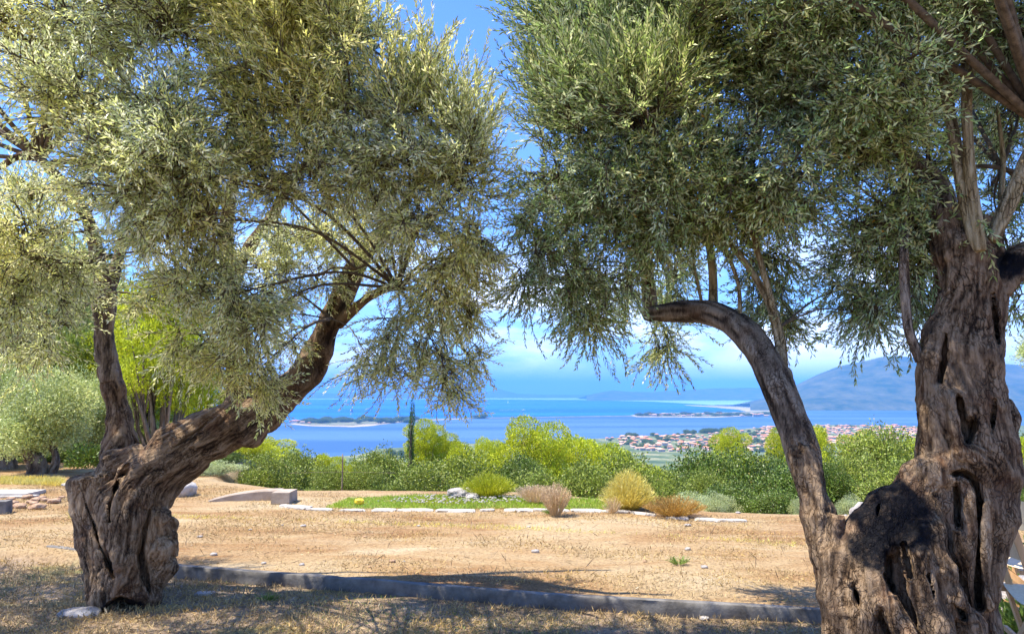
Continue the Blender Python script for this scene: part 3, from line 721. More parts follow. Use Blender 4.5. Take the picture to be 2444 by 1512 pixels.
shiftY = lambda x, Y: Y-.35-.8*min(1, max(0, (x-600)/450))
LIMBS_L = [P(p[0], p[1], shiftY(p[0], p[2])) for p in ((250, 700, 6.0), (208, 520, 5.9), (100, 380, 5.8), (140, 280, 5.7), (292, 575, 6.15), (310, 400, 6.1), (545, 650, 5.85), (540, 560, 5.85), (560, 400, 5.8), (520, 150, 5.7), (650, 515, 6.05), (745, 370, 6.15), (820, 150, 6.15), (790, 760, 6.15), (848, 642, 6.2), (925, 540, 6.3), (1010, 380, 6.35), (950, 686, 6.05), (560, 850, 5.9), (640, 968, 6.0), (240, 800, 6.1), (1020, 250, 6.3), (-20, 400, 5.7))]
def crown(name, org, clumps, limbs, mat, parent, seed, tpls, dens=1.0, size=1.0):
    mb = MB(); L = np.array(limbs)
    for i, c in enumerate(clumps):
        x, y, Y, rx, ry, rd, n = c[:7]; kind = c[7] if len(c) > 7 else 'n'
        ctr = P(x, y, Y); dims = np.array([rx*Y/FPX, rd, ry*Y/FPX])
        start = L[np.argmin(np.linalg.norm(L-ctr, axis=1))]
        bough(mb, org, start, ctr, dims, 7, .012 if kind != 'h' else .007, seed=seed+i*17)
        k = int(n*dens)
        if kind == 'n': crown_clump(mb, org, ctr, dims, k, .9, (0, -.15, .05), tpls[0], seed=seed+i, size=size)
        elif kind == 'u': crown_clump(mb, org, ctr, dims, k, .6, (-.1, -.25, .75), tpls[1], jit=.3, seed=seed+i, size=size)
        elif kind == 'h': crown_clump(mb, org, ctr, dims, k, .5, (0, 0, -.6), tpls[2] if i % 3 else tpls[0], jit=.55, hollow=.0, seed=seed+i, size=size)
        elif kind == 'd': crown_clump(mb, org, ctr, dims, k, .6, (0, -.1, -.45), tpls[0], seed=seed+i, jit=.5, size=size)
    return mb.build(name, [mat, M['twig']], parent)
CL0 = [  # x, y, distance, half width px, half height px, half depth m, sprigs, habit
 (60, 90, 5.3, 150, 150, .8, 420), (220, 60, 5.2, 150, 140, .8, 420), (400, 80, 5.3, 150, 150, .8, 460, 'u'), (580, 70, 5.5, 150, 150, .8, 460, 'u'), (760, 70, 5.7, 140, 150, .8, 430, 'u'), (865, 120, 5.9, 75, 110, .6, 190, 'u'),
 (60, 560, 5.3, 110, 110, .6, 230), (200, 260, 5.0, 120, 120, .6, 300), (340, 260, 5.0, 130, 130, .6, 380), (430, 400, 5.0, 110, 130, .6, 330), (330, 440, 5.1, 120, 110, .6, 300), (560, 260, 5.5, 130, 150, .7, 400), (700, 260, 5.7, 130, 140, .7, 400, 'u'), (840, 260, 5.8, 120, 130, .7, 360),
 (950, 285, 6.0, 90, 95, .6, 210, 'u'), (1050, 300, 6.2, 80, 80, .6, 130, 'u'), (1115, 370, 6.2, 70, 90, .5, 150, 'u'), (980, 400, 6.1, 110, 100, .7, 260), (1100, 450, 6.2, 95, 110, .6, 260), (1140, 560, 6.1, 60, 90, .4, 110, 'd'), (860, 420, 5.9, 110, 100, .6, 290), (740, 430, 5.8, 100, 90, .6, 230), (620, 420, 5.6, 90, 90, .5, 220),
 (1000, 540, 6.1, 110, 80, .6, 220, 'd'), (1100, 620, 6.2, 80, 90, .5, 170, 'd'), (1030, 680, 6.2, 90, 80, .5, 150, 'h'), (930, 620, 6.4, 80, 80, .4, 120, 'd'), (1110, 740, 6.2, 55, 90, .4, 65, 'h'), (960, 770, 6.2, 85, 90, .4, 110, 'h'), (1040, 820, 6.2, 70, 80, .4, 80, 'h'), (1080, 900, 6.1, 36, 80, .2, 56, 'h'), (870, 840, 6.3, 45, 60, .3, 30, 'h'), (940, 880, 6.2, 45, 45, .3, 26, 'h'), (1120, 850, 6.2, 50, 50, .3, 30, 'h'),
 (500, 520, 5.2, 90, 80, .5, 200), (420, 560, 5.3, 90, 90, .5, 200, 'd'), (340, 590, 5.6, 80, 60, .5, 70, 'd'), (130, 640, 5.3, 90, 80, .5, 170, 'd'), (60, 700, 5.2, 100, 90, .5, 190, 'd'), (130, 780, 5.4, 70, 60, .5, 60, 'd'), (30, 800, 5.3, 80, 80, .5, 120, 'h'), (230, 480, 5.3, 80, 80, .5, 140),
 (460, 660, 5.2, 90, 90, .4, 170, 'd'), (560, 700, 5.2, 90, 80, .4, 150, 'd'), (630, 750, 5.3, 70, 80, .4, 120, 'd'), (560, 820, 5.3, 80, 80, .4, 120, 'h'), (460, 790, 5.3, 70, 80, .4, 70, 'h'), (630, 870, 5.4, 60, 60, .35, 80, 'd'), (700, 690, 5.6, 80, 80, .4, 130, 'd'), (620, 640, 5.7, 80, 70, .4, 130), (700, 580, 5.9, 90, 70, .5, 150), (790, 560, 6.0, 90, 70, .5, 170, 'd'), (860, 520, 5.9, 90, 60, .5, 170), (760, 660, 6.3, 70, 80, .4, 90, 'd'), (620, 940, 5.4, 60, 40, .2, 55, 'd'), (700, 800, 6.5, 50, 60, .3, 30, 'd'), (370, 720, 5.5, 60, 70, .4, 34, 'd'),
 # above and outside the frame: the same tree, thickened to shade the foreground
 (150, -110, 4.5, 260, 90, .7, 330), (550, -110, 4.5, 280, 90, .7, 330), (800, -90, 4.6, 120, 80, .6, 110, 'u'), (-130, 300, 6.1, 140, 220, .6, 330), (-120, 620, 6.0, 100, 130, .5, 150), (-220, 60, 6.1, 160, 160, .6, 260), (60, 470, 5.9, 90, 70, .4, 150), (40, 620, 6.0, 90, 70, .4, 130), (150, 700, 6.3, 80, 80, .3, 60, 'd')]
BACK = {(700, 580), (790, 560), (860, 520), (930, 620), (700, 690), (760, 660), (340, 590), (230, 480), (370, 720), (620, 640)}
CL = [(c[0], c[1], (5.6 if c[:2] in BACK else shiftY(c[0], c[2])-.85*min(1, max(.35, (1000-c[1])/500))) if 0 < c[0] and c[1] > -50 else c[2])+c[3:] for c in CL0]
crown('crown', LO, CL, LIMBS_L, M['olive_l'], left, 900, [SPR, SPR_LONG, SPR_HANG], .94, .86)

mb = MB()  # unseen clumps beyond the frame, added to shade the foreground and kerb
for i, (x, y, z, r, n) in enumerate([(-5.3, 4.6, 4.1, .8, 480), (-5.0, 5.6, 3.9, .7, 420), (-6.1, 5.4, 4.0, .8, 420), (-4.7, 3.6, 4.3, .7, 400), (-5.6, 6.3, 3.4, .6, 260), (-6.8, 6.2, 3.8, .7, 300), (-2.6, 3.2, 5.2, .8, 240), (-1.2, 3.4, 5.2, .8, 240), (-3.8, 3.0, 5.1, .7, 200), (-2.5, 4.1, 5.3, .6, 200), (-1.4, 4.4, 5.35, .6, 220), (-.5, 4.2, 5.3, .6, 200)]):
    c = np.array([x, y, z]); bough(mb, LO, P(100, 380, 5.8), c, np.array([r, r, r*.6]), 6, .02, seed=150+i)
    crown_clump(mb, LO, c, (r, r, r*.6), n, seed=700+i)
mb.build('crown', [M['olive_l'], M['twig']], left)

# ================================================================== RIGHT OLIVE
YR = 3.6
RO = P(2230, 1512, YR); RO[2] = 0
right = empty('olive_tree', RO)
tag(right, 'massive twisted olive tree with a charred black shoulder and slanting side limb', 'olive tree', 'gnarled old olive trees')
lo = np.array([P(1870, 900, YR)[0]-.05, YR-.55, -.06]); hi = np.array([P(2500, 900, YR)[0]+.05, YR+.5, P(2300, 500, YR)[2]])
f = Field(lo, hi, .0075)
A = YR
f.path([(2250, 1720, A+.05, 130), (2240, 1500, A+.05, 118), (2260, 1350, A+.03, 95), (2300, 1200, A+.02, 90), (2310, 1080, A+.02, 92), (2300, 960, A+.02, 84)], k=.08)
f.path([(2220, 1620, A+.06, 140), (2170, 1460, A+.04, 105), (2140, 1370, A+.04, 82), (2150, 1300, A+.04, 66)], k=.06)
f.path([(2300, 1100, A, 92), (2296, 960, A, 86), (2298, 850, A, 84), (2310, 760, A, 72), (2312, 680, A, 66), (2300, 600, A, 62)], k=.04)
f.path([(2248, 1120, A-.05, 54), (2240, 980, A-.05, 42), (2236, 860, A-.04, 38), (2240, 800, A-.02, 30), (2242, 768, A-.02, 18)], k=.025)
f.path([(2340, 1000, A-.05, 52), (2330, 880, A-.05, 44), (2340, 780, A-.02, 36), (2365, 720, A, 28), (2400, 670, A, 30), (2440, 625, A+.02, 38), (2500, 600, A+.03, 44)], k=.03)
f.path([(2388, 960, A+.02, 24), (2396, 1000, A, 28), (2390, 1060, A, 36), (2392, 1140, A, 42)], k=.02)
f.path([(2270, 600, A, 42), (2262, 560, A+.02, 36), (2258, 510, A+.04, 32)], k=.03)
f.path([(2345, 640, A-.02, 26), (2365, 600, A-.02, 26), (2372, 575, A-.02, 22)], k=.02)
f.path([(2342, 560, A+.08, 22), (2352, 530, A+.08, 19)], k=.01)
# ropes of wood
f.path([(2362, 1075, A-.08, 46), (2386, 1140, A-.1, 44), (2382, 1230, A-.1, 40), (2362, 1320, A-.08, 34), (2342, 1420, A-.06, 34), (2332, 1560, A-.05, 38), (2345, 1720, A, 50)], k=.025)
f.path([(2300, 1040, A-.13, 12), (2285, 970, A-.14, 17), (2262, 940, A-.12, 18), (2255, 900, A-.1, 16)], k=.015)
f.path([(2276, 950, A-.15, 18), (2285, 1030, A-.17, 16), (2290, 1075, A-.17, 17), (2330, 1095, A-.17, 22), (2370, 1110, A-.14, 34)], k=.02)
f.path([(2190, 1150, A-.05, 46), (2225, 1130, A-.1, 38), (2252, 1105, A-.12, 22)], k=.03)
f.path([(2195, 1192, A-.02, 60), (2130, 1232, A-.03, 66), (2085, 1272, A-.04, 60), (2040, 1322, A-.03, 50), (2010, 1345, A, 40)], k=.04)
f.path([(2212, 1190, A-.1, 30), (2220, 1270, A-.22, 35), (2240, 1350, A-.26, 34), (2262, 1420, A-.26, 34), (2310, 1490, A-.24, 34), (2330, 1620, A-.2, 44)], k=.035)
f.path([(2172, 1275, A-.16, 32), (2188, 1330, A-.28, 32), (2200, 1400, A-.28, 32), (2240, 1490, A-.3, 36), (2270, 1620, A-.28, 46)], k=.022)
f.path([(2085, 1315, A-.16, 34), (2095, 1390, A-.22, 28), (2110, 1440, A-.24, 30), (2160, 1520, A-.3, 38), (2190, 1660, A-.3, 50)], k=.02)
f.path([(1990, 1330, A-.06, 32), (1988, 1420, A-.08, 34), (2006, 1520, A-.1, 40), (2000, 1660, A-.1, 52)], k=.025)
f.path([(2040, 1330, A-.1, 30), (2040, 1380, A-.14, 22), (2062, 1470, A-.2, 26), (2080, 1600, A-.2, 40)], k=.02)
f.path([(2280, 1262, A-.24, 12), (2300, 1310, A-.24, 20), (2312, 1370, A-.22, 18), (2330, 1440, A-.2, 14)], k=.015)
f.path([(2290, 1150, A-.06, 30), (2318, 1240, A-.06, 26), (2322, 1340, A-.06, 24)], k=.03)
f.path([(2352, 1420, A-.2, 12), (2362, 1445, A-.18, 13)], k=.01)
# slanting limb root
f.path([(1998, 1420, A+.02, 50), (1978, 1320, A+.05, 44), (1955, 1230, A+.08, 37), (1932, 1150, A+.12, 35), (1915, 1090, A+.16, 36)], k=.03)
f.path([(2010, 1420, A, 46), (2015, 1340, A, 38)], k=.04)
f.path([(1988, 1300, A-.02, 22), (1994, 1262, A-.03, 19), (1996, 1235, A-.03, 18)], k=.008, cut=(P(1996, 1226, A), unit(np.array([.1, -.1, 1]))))
f.path([(1958, 1225, A+.02, 18), (1945, 1165, A+.06, 15), (1935, 1120, A+.1, 12)], k=.02)
f.roughen(.016, 8, 5)
f.slit([(2322, 1005, 8), (2318, 1030, 18), (2312, 1050, 16)], A-.45, A-.04)
f.slit([(2290, 945, 4), (2298, 990, 7), (2302, 1030, 8)], A-.4, A-.08)
f.slit([(2260, 800, 3), (2252, 865, 8), (2244, 915, 5)], A-.35, A-.02)
f.slit([(2283, 1160, 12), (2286, 1200, 18), (2284, 1255, 12)], A-.5, A-.04)
f.slit([(2270, 1132, 8), (2300, 1130, 10), (2328, 1152, 9), (2338, 1195, 6), (2335, 1290, 6), (2333, 1390, 12), (2336, 1450, 7)], A-.45, A-.02)
f.slit([(2122, 1325, 9), (2120, 1370, 15), (2132, 1410, 6)], A-.5, A-.06)
f.slit([(2036, 1395, 7), (2044, 1420, 12), (2050, 1445, 5)], A-.45, A-.02)
f.slit([(2156, 1295, 6), (2166, 1330, 6), (2172, 1380, 3)], A-.5, A-.14)
f.slit([(2100, 1455, 5), (2108, 1490, 13), (2124, 1530, 8)], A-.55, A-.1)
f.slit([(2278, 1440, 3), (2294, 1460, 7), (2300, 1474, 4)], A-.5, A-.2)
f.slit([(2100, 1196, 2), (2096, 1214, 8), (2092, 1240, 2)], A-.3, A-.02, .006)
f.slit([(2210, 1300, 2), (2216, 1370, 4), (2232, 1430, 3)], A-.5, A-.22, .006)
f.slit([(2150, 1420, 3), (2176, 1470, 5), (2200, 1520, 5)], A-.55, A-.2, .008)
f.slit([(2060, 1330, 3), (2070, 1400, 4), (2090, 1480, 4)], A-.5, A-.14, .006)
f.slit([(2390, 615, 10), (2425, 632, 14), (2470, 650, 8)], A-.4, A-.06)
f.slit([(2372, 700, 3), (2378, 760, 6), (2384, 820, 4)], A-.35, A-.02, .008)
f.slit([(2376, 955, 4), (2370, 1010, 5), (2366, 1040, 2)], A-.35, A-.04, .008)
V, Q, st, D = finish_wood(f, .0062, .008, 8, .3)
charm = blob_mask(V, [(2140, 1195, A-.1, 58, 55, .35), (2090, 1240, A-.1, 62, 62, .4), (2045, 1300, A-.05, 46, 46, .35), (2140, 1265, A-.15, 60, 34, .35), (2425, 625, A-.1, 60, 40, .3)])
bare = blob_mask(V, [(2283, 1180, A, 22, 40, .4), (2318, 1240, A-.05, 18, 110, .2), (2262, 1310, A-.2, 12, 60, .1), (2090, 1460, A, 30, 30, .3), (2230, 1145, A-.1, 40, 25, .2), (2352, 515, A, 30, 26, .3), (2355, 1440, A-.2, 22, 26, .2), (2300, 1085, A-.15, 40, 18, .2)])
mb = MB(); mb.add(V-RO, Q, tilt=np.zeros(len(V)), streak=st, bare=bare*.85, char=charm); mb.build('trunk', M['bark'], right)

limb('branch', M['bark_grey'], right, [(1925, 1120, A+.15, 35), (1905, 1050, A+.22, 37), (1880, 985, A+.3, 37), (1848, 905, A+.4, 37), (1812, 835, A+.55, 35), (1762, 780, A+.75, 33), (1700, 748, A+.95, 30), (1640, 742, A+1.15, 27), (1580, 746, A+1.3, 23), (1550, 750, A+1.4, 19), (1534, 756, A+1.42, 8)], RO, 28, .012, .09, 11)
limb('branch', M['bark_grey'], right, [(1556, 752, A+1.38, 17), (1550, 700, A+1.4, 17), (1543, 640, A+1.4, 15), (1535, 560, A+1.4, 14), (1525, 480, A+1.4, 12), (1510, 380, A+1.35, 9), (1480, 250, A+1.2, 7), (1470, 80, A+1.0, 5)], RO, 14, .015, .12, 12)
limb('branch', M['bark'], right, [(1530, 600, A+1.4, 10), (1490, 545, A+1.4, 8), (1440, 500, A+1.4, 7), (1380, 470, A+1.4, 5), (1320, 430, A+1.3, 4)], RO, 10, .02, .12, 13)
limb('branch', M['shoot'], right, [(1700, 752, A+1.0, 12), (1702, 690, A+1.0, 10), (1698, 620, A+1.0, 10), (1690, 560, A+1.0, 9), (1692, 480, A+1.0, 8), (1720, 350, A+.9, 6), (1700, 150, A+.7, 4)], RO, 10, .02, .1, 14)
limb('branch', M['shoot'], right, [(1864, 885, A+.45, 9), (1855, 800, A+.5, 9), (1835, 720, A+.55, 9), (1795, 650, A+.6, 8), (1750, 590, A+.65, 8), (1700, 520, A+.7, 6), (1650, 400, A+.7, 5)], RO, 10, .02, .1, 15)
limb('branch', M['shoot'], right, [(1873, 885, A+.45, 9), (1866, 810, A+.48, 9), (1845, 730, A+.5, 8), (1820, 640, A+.5, 7), (1800, 560, A+.5, 7), (1790, 430, A+.45, 6), (1830, 250, A+.4, 4)], RO, 10, .02, .1, 16)
limb('branch', M['shoot'], right, [(1872, 905, A+.4, 18), (1874, 890, A+.42, 14), (1866, 878, A+.44, 12)], RO, 12, .01, .3, 17)
limb('branch', M['shoot'], right, [(1765, 790, A+.75, 6), (1765, 700, A+.75, 5), (1750, 640, A+.75, 5), (1715, 560, A+.75, 4)], RO, 8, .02, .1, 18)
limb('branch', M['shoot'], right, [(1680, 748, A+1.0, 4), (1668, 690, A+1.0, 4), (1655, 620, A+1.0, 3), (1650, 500, A+1.0, 3)], RO, 8, .02, .1, 19)
limb('branch', M['bark_grey'], right, [(2198, 860, A-.02, 14), (2180, 820, A-.02, 11), (2167, 780, A-.02, 11), (2160, 700, A, 11), (2157, 610, A+.02, 11), (2160, 560, A+.05, 10), (2185, 480, A+.1, 8), (2215, 380, A+.15, 6), (2200, 200, A+.1, 4)], RO, 12, .015, .1, 20)
limb('branch', M['bark_grey'], right, [(2262, 560, A+.02, 34), (2255, 500, A+.05, 30), (2240, 440, A+.1, 26), (2205, 405, A+.15, 22), (2150, 360, A+.2, 17), (2070, 290, A+.2, 12), (1980, 200, A+.15, 9), (1900, 80, A+.1, 6)], RO, 18, .015, .14, 21)
limb('branch', M['shoot'], right, [(2338, 600, A-.12, 14), (2322, 560, A-.12, 14), (2306, 500, A-.1, 14), (2292, 420, A-.1, 15), (2278, 330, A-.08, 14), (2260, 230, A-.05, 13), (2240, 80, A-.05, 11), (2230, -80, A-.1, 9)], RO, 14, .015, .06, 22)
limb('branch', M['shoot'], right, [(2340, 598, A-.15, 13), (2334, 540, A-.15, 14), (2318, 440, A-.15, 13), (2310, 330, A-.15, 12), (2308, 220, A-.15, 12), (2330, 60, A-.15, 10), (2350, -80, A-.2, 9)], RO, 14, .015, .06, 23)
limb('branch', M['shoot'], right, [(2368, 575, A-.1, 13), (2385, 535, A-.1, 18), (2410, 480, A-.12, 20), (2445, 400, A-.15, 19), (2490, 300, A-.2, 17), (2540, 150, A-.3, 13)], RO, 14, .015, .06, 24)
limb('branch', M['shoot'], right, [(2392, 520, A+.1, 7), (2392, 460, A+.12, 6), (2394, 380, A+.15, 6), (2380, 250, A+.15, 4)], RO, 8, .02, .06, 25)

LIMBS_R = [P(*p) for p in ((1540, 640, 5.0), (1525, 480, 5.0), (1480, 250, 4.8), (1400, 480, 5.0), (1692, 480, 4.6), (1720, 350, 4.5), (1700, 150, 4.3), (1750, 590, 4.3), (1800, 560, 4.1), (1830, 250, 4.0), (2205, 405, 3.75), (2070, 290, 3.8), (1980, 200, 3.75), (2160, 560, 3.65), (2200, 300, 3.75), (2278, 330, 3.5), (2308, 220, 3.45), (2445, 400, 3.45), (2390, 400, 3.75), (2520, 200, 3.3), (1860, 780, 4.1))]
CR = [
 (1320, 60, 5.0, 50, 90, .4, 90, 'u'), (1390, 110, 4.9, 120, 140, .6, 320, 'u'), (1500, 120, 4.6, 130, 150, .6, 380, 'u'), (1630, 100, 4.5, 120, 150, .6, 330, 'u'), (1740, 60, 4.4, 110, 110, .6, 230),
 (1315, 280, 5.1, 55, 110, .4, 90, 'u'), (1400, 300, 4.8, 120, 130, .6, 340, 'u'), (1530, 300, 4.5, 120, 140, .6, 380, 'u'), (1640, 300, 4.8, 80, 100, .6, 150), (1330, 430, 5.0, 100, 90, .6, 220), (1450, 440, 4.8, 110, 90, .6, 300), (1570, 430, 4.6, 110, 90, .6, 320), (1680, 440, 4.6, 90, 90, .5, 220),
 (1260, 520, 5.1, 70, 80, .4, 90, 'd'), (1350, 540, 5.0, 90, 80, .5, 170, 'd'), (1460, 540, 5.0, 90, 80, .5, 200, 'd'), (1570, 540, 4.8, 90, 70, .4, 200, 'd'), (1605, 640, 4.7, 50, 80, .3, 110, 'd'), (1660, 520, 4.7, 70, 40, .4, 60, 'd'),
 (1290, 610, 5.0, 60, 80, .35, 90, 'h'), (1350, 660, 5.0, 80, 90, .4, 130, 'h'), (1440, 660, 5.1, 80, 90, .4, 140, 'h'), (1400, 740, 5.1, 50, 60, .3, 55, 'h'), (1430, 760, 5.1, 40, 50, .3, 30, 'h'), (1500, 700, 5.2, 50, 70, .3, 70, 'h'), (1580, 780, 5.1, 50, 50, .25, 40, 'h'), (1575, 830, 5.1, 28, 45, .15, 16, 'h'), (1625, 690, 5.3, 30, 40, .3, 22, 'h'), (1250, 660, 5.1, 40, 50, .3, 26, 'h'),
 (1790, 180, 4.2, 100, 110, .6, 260), (1790, 340, 4.3, 60, 70, .5, 70), (1880, 280, 4.1, 100, 110, .5, 260), (1860, 110, 4.0, 120, 110, .6, 310), (1780, 470, 4.4, 90, 80, .5, 170, 'd'), (1870, 430, 4.3, 90, 80, .5, 190, 'd'), (1890, 510, 4.5, 60, 50, .4, 70, 'd'), (1790, 530, 4.6, 60, 30, .4, 30, 'd'),
 (1835, 610, 4.9, 36, 60, .35, 60, 'h'), (1858, 690, 4.9, 28, 60, .3, 60, 'h'), (1870, 765, 4.9, 24, 36, .2, 20, 'h'), (1790, 700, 5.2, 40, 60, .3, 24, 'h'),
 (2010, 80, 3.8, 130, 120, .6, 370), (2150, 60, 3.7, 120, 120, .5, 330), (2300, 60, 3.6, 120, 120, .5, 330), (2430, 80, 3.6, 100, 130, .5, 300), (2000, 260, 3.8, 110, 110, .5, 280), (2090, 210, 3.6, 100, 100, .4, 230), (2130, 320, 3.6, 90, 90, .35, 170), (2050, 390, 3.9, 100, 80, .5, 210), (2000, 440, 4.2, 50, 45, .4, 45, 'd'),
 (2150, 470, 4.3, 80, 70, .4, 140, 'd'), (2080, 530, 4.4, 90, 90, .4, 180, 'd'), (2070, 620, 4.6, 80, 80, .4, 140, 'h'), (2090, 700, 4.7, 70, 50, .4, 80, 'h'), (2050, 680, 4.7, 32, 50, .3, 30, 'h'), (2055, 745, 4.7, 28, 32, .3, 14, 'h'), (2180, 630, 4.3, 60, 70, .3, 80, 'h'), (2190, 560, 4.3, 70, 70, .4, 100, 'd'), (2200, 690, 4.6, 40, 50, .2, 26, 'h'),
 (2370, 220, 3.9, 100, 90, .4, 190), (2430, 260, 3.3, 60, 90, .3, 90), (2250, 190, 4.1, 90, 80, .4, 150), (2380, 360, 4.4, 80, 80, .4, 90), (2250, 330, 4.5, 70, 60, .3, 80), (2430, 480, 4.5, 60, 60, .4, 60), (2350, 470, 4.6, 60, 60, .3, 45), (2440, 700, 4.6, 40, 70, .3, 36, 'h'), (2410, 600, 4.6, 50, 50, .3, 30, 'h'), (2230, 430, 4.5, 60, 60, .3, 50),
 (1590, 200, 5.3, 100, 100, .3, 120), (1450, 220, 5.5, 120, 120, .3, 150),
 # above and outside the frame: the same tree
 (1600, -170, 4.6, 350, 170, 1.2, 800), (2200, -200, 3.9, 350, 180, 1.2, 800), (2650, 100, 3.7, 200, 350, 1.2, 650), (2650, 600, 3.8, 150, 200, .8, 220), (2000, -600, 4.0, 600, 300, 1.5, 900)]
CR = [(c[0], c[1], (5.5 if 1480 < c[0] < 1700 and c[1] > 610 else c[2]-.45 if c[2] > 4.25 else c[2]-.1) if not (c[0] > 2120 and 100 < c[1] < 400) else c[2]+.75)+c[3:] for c in CR]
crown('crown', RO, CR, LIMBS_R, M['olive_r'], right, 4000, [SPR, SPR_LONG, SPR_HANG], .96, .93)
# its unseen crown over the viewer, with clumps added to shade ground and trunk
mb = MB()
top = P(2490, 300, A-.2)
for i, (x, y, z, r, n) in enumerate(SHADE_OVER := [(.5, 2.9, 4.6, .6, 240), (.9, 3.2, 4.5, .5, 200), (2.6, 2.3, 4.6, .9, 330), (1.2, 2.4, 4.8, .9, 330), (3.8, 2.6, 4.4, .9, 260), (2.4, .8, 4.9, .9, 260), (-.4, 1.6, 5.0, .9, 260), (.8, .9, 4.8, .8, 220), (-1.6, .6, 5.0, .9, 260), (-3.0, 1.2, 5.0, .9, 240), (-1.0, -.6, 5.0, .9, 220), (-4.4, .4, 5.0, .9, 220)]):
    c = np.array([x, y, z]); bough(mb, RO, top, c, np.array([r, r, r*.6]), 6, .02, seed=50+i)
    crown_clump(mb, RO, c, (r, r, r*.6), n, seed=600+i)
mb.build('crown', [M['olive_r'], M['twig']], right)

# ================================================================== shrubs and trees of the slope
def leaf_cards(n, pos, nrm, l, w, jit, rs, up=0.0):
    """n small pointed leaves: returns verts, quads, tint"""
    d = unit(nrm+rs.normal(size=(n, 3))*jit+np.array([0, 0, up])); h = unit(np.cross(d, rs.normal(size=(n, 3))))
    L_ = (l*rs.uniform(.65, 1.25, n))[:, None]; W_ = (w*rs.uniform(.7, 1.2, n))[:, None]
    a = pos; b = pos+d*L_*.5+h*W_*.5; c = pos+d*L_; e = pos+d*L_*.5-h*W_*.5
    V = np.stack([a, b, c, e], 1).reshape(-1, 3); Q = np.arange(4*n).reshape(n, 4)
    t = np.clip(rs.random(n)*.94+0, 0, 1); t = np.where(rs.random(n) < .015, .99, t)
    return V, Q, np.repeat(t, 4)
def shrub_mesh(name, mat, lobes, n, l, w, seed, jit=.8, up=0.0, lumpf=2.2, lump=.3, inner=.45, gap=.0):
    """crown of unit height made of lobes (x, y, z, rx, ry, rz), thousands of leaves through the lobes"""
    rs = np.random.default_rng(seed); mb = MB(); vol = np.array([b[3]*b[4]+b[4]*b[5]+b[3]*b[5] for b in lobes]); vol = vol/vol.sum()
    for b, f_ in zip(lobes, vol):
        k = int(n*f_); c = np.array(b[:3]); dm = np.array(b[3:6])
        d = unit(rs.normal(size=(k, 3))); rad = 1-(1-inner)*rs.random(k)**1.7
        lp = 1+lump*fbm(d*1.0+c*2.3+seed, lumpf, 3, 5)
        p = c+d*(rad*lp)[:, None]*dm
        if gap: 
            keep = fbm(p, 5.0, 2, seed) > gap-.6; p = p[keep]; d = d[keep]; k = len(p)
        V, Q, t = leaf_cards(k, p, d, l, w, jit, rs, up); t = np.clip(t+np.repeat(fbm(p, 3, 2, seed+3), 4)*.3*(t < .97), 0, .96)*(t < .97)+t*(t >= .97)
        mb.add(V, Q, tint=t)
    return mb.mesh(name, mat)
def stems_mesh(name, lobes, seed, r=.02, base=(0, 0, -.05)):
    mb = MB(); b0 = np.array(base, float)
    for i, b in enumerate(lobes):
        c = np.array(b[:3]); m_ = (b0+c)/2+np.array([random.uniform(-.05, .05), random.uniform(-.05, .05), -.05])
        add_tube(mb, [b0, m_, c], [r, r*.7, r*.25], seg=6, step=.12, seed=seed+i)
        for k in range(2):
            e = c+np.array([random.gauss(0, .5)*b[3], random.gauss(0, .5)*b[4], random.uniform(.1, .8)*b[5]])
            add_tube(mb, [m_, (m_+e)/2+[0, 0, .02], e], [r*.45, r*.3, r*.1], seg=4, step=.15, seed=seed+i+k)
    return mb.mesh(name, M['bark_grey'])
def dome(seed, k=9, w=.62, flat=.5):
    rs = random.Random(seed); L = [(0, 0, .52, w*.62, w*.62, .44)]
    for i in range(k):
        a = i*2.4+rs.uniform(-.4, .4); r = w*rs.uniform(.3, .72); z = rs.uniform(.22, .80)*(1-.35*r/w)
        s = rs.uniform(.2, .34); L.append((r*math.cos(a), r*math.sin(a), z, s*1.1, s*1.1, s*.85))
    return L
def pine_l(seed, k=15, w=.42):
    rs = random.Random(seed); L = []
    for i in range(k):
        a = i*2.4+rs.uniform(-.5, .5); z = .30+.62*i/k; rr = w*math.sqrt(max(0, 1-((z-.5)/.52)**2))*rs.uniform(.45, .95)
        s = rs.uniform(.12, .19); L.append((rr*math.cos(a), rr*math.sin(a), z, s*1.2, s*1.2, s*.72))
    return L
def rod(seed):
    rs = random.Random(seed); return [(rs.uniform(-.012, .012), rs.uniform(-.012, .012), z, .045*(1.15-abs(z-.35)), .045*(1.15-abs(z-.35)), .085) for z in np.linspace(.06, .95, 15)]
KIND = {}
def reg(kind, mat, lobef, n, l, w, cnt=3, stem_r=.02, **kw):
    KIND[kind] = []
    for i in range(cnt):
        L = lobef(hash_seed := 31*i+sum(map(ord, kind))); 
        KIND[kind].append((shrub_mesh(kind+'_crown', mat, L, n, l, w, hash_seed, **kw), stems_mesh(kind+'_stems', L, hash_seed, stem_r)))
reg('mastic', M['mastic'], dome, 24000, .034, .019, jit=.9, lumpf=3.2, lump=.55)
reg('holm', M['holm'], dome, 24000, .033, .020, jit=.9, lumpf=3.2, lump=.6)
reg('pine', M['pine'], pine_l, 34000, .022, .010, jit=.8, up=.25, inner=.62, lumpf=4, lump=.3, stem_r=.022)
reg('sage', M['sage'], dome, 11000, .045, .014, cnt=2, jit=.5, up=.7)
reg('bgolive', M['olive_b'], lambda s: dome(s, 14, .6), 36000, .036, .0115, cnt=2, jit=.9, lumpf=3, lump=.5, stem_r=.03)
reg('cypress', M['cypress'], rod, 5000, .02, .006, cnt=1, jit=.4, up=1.2, stem_r=.012)
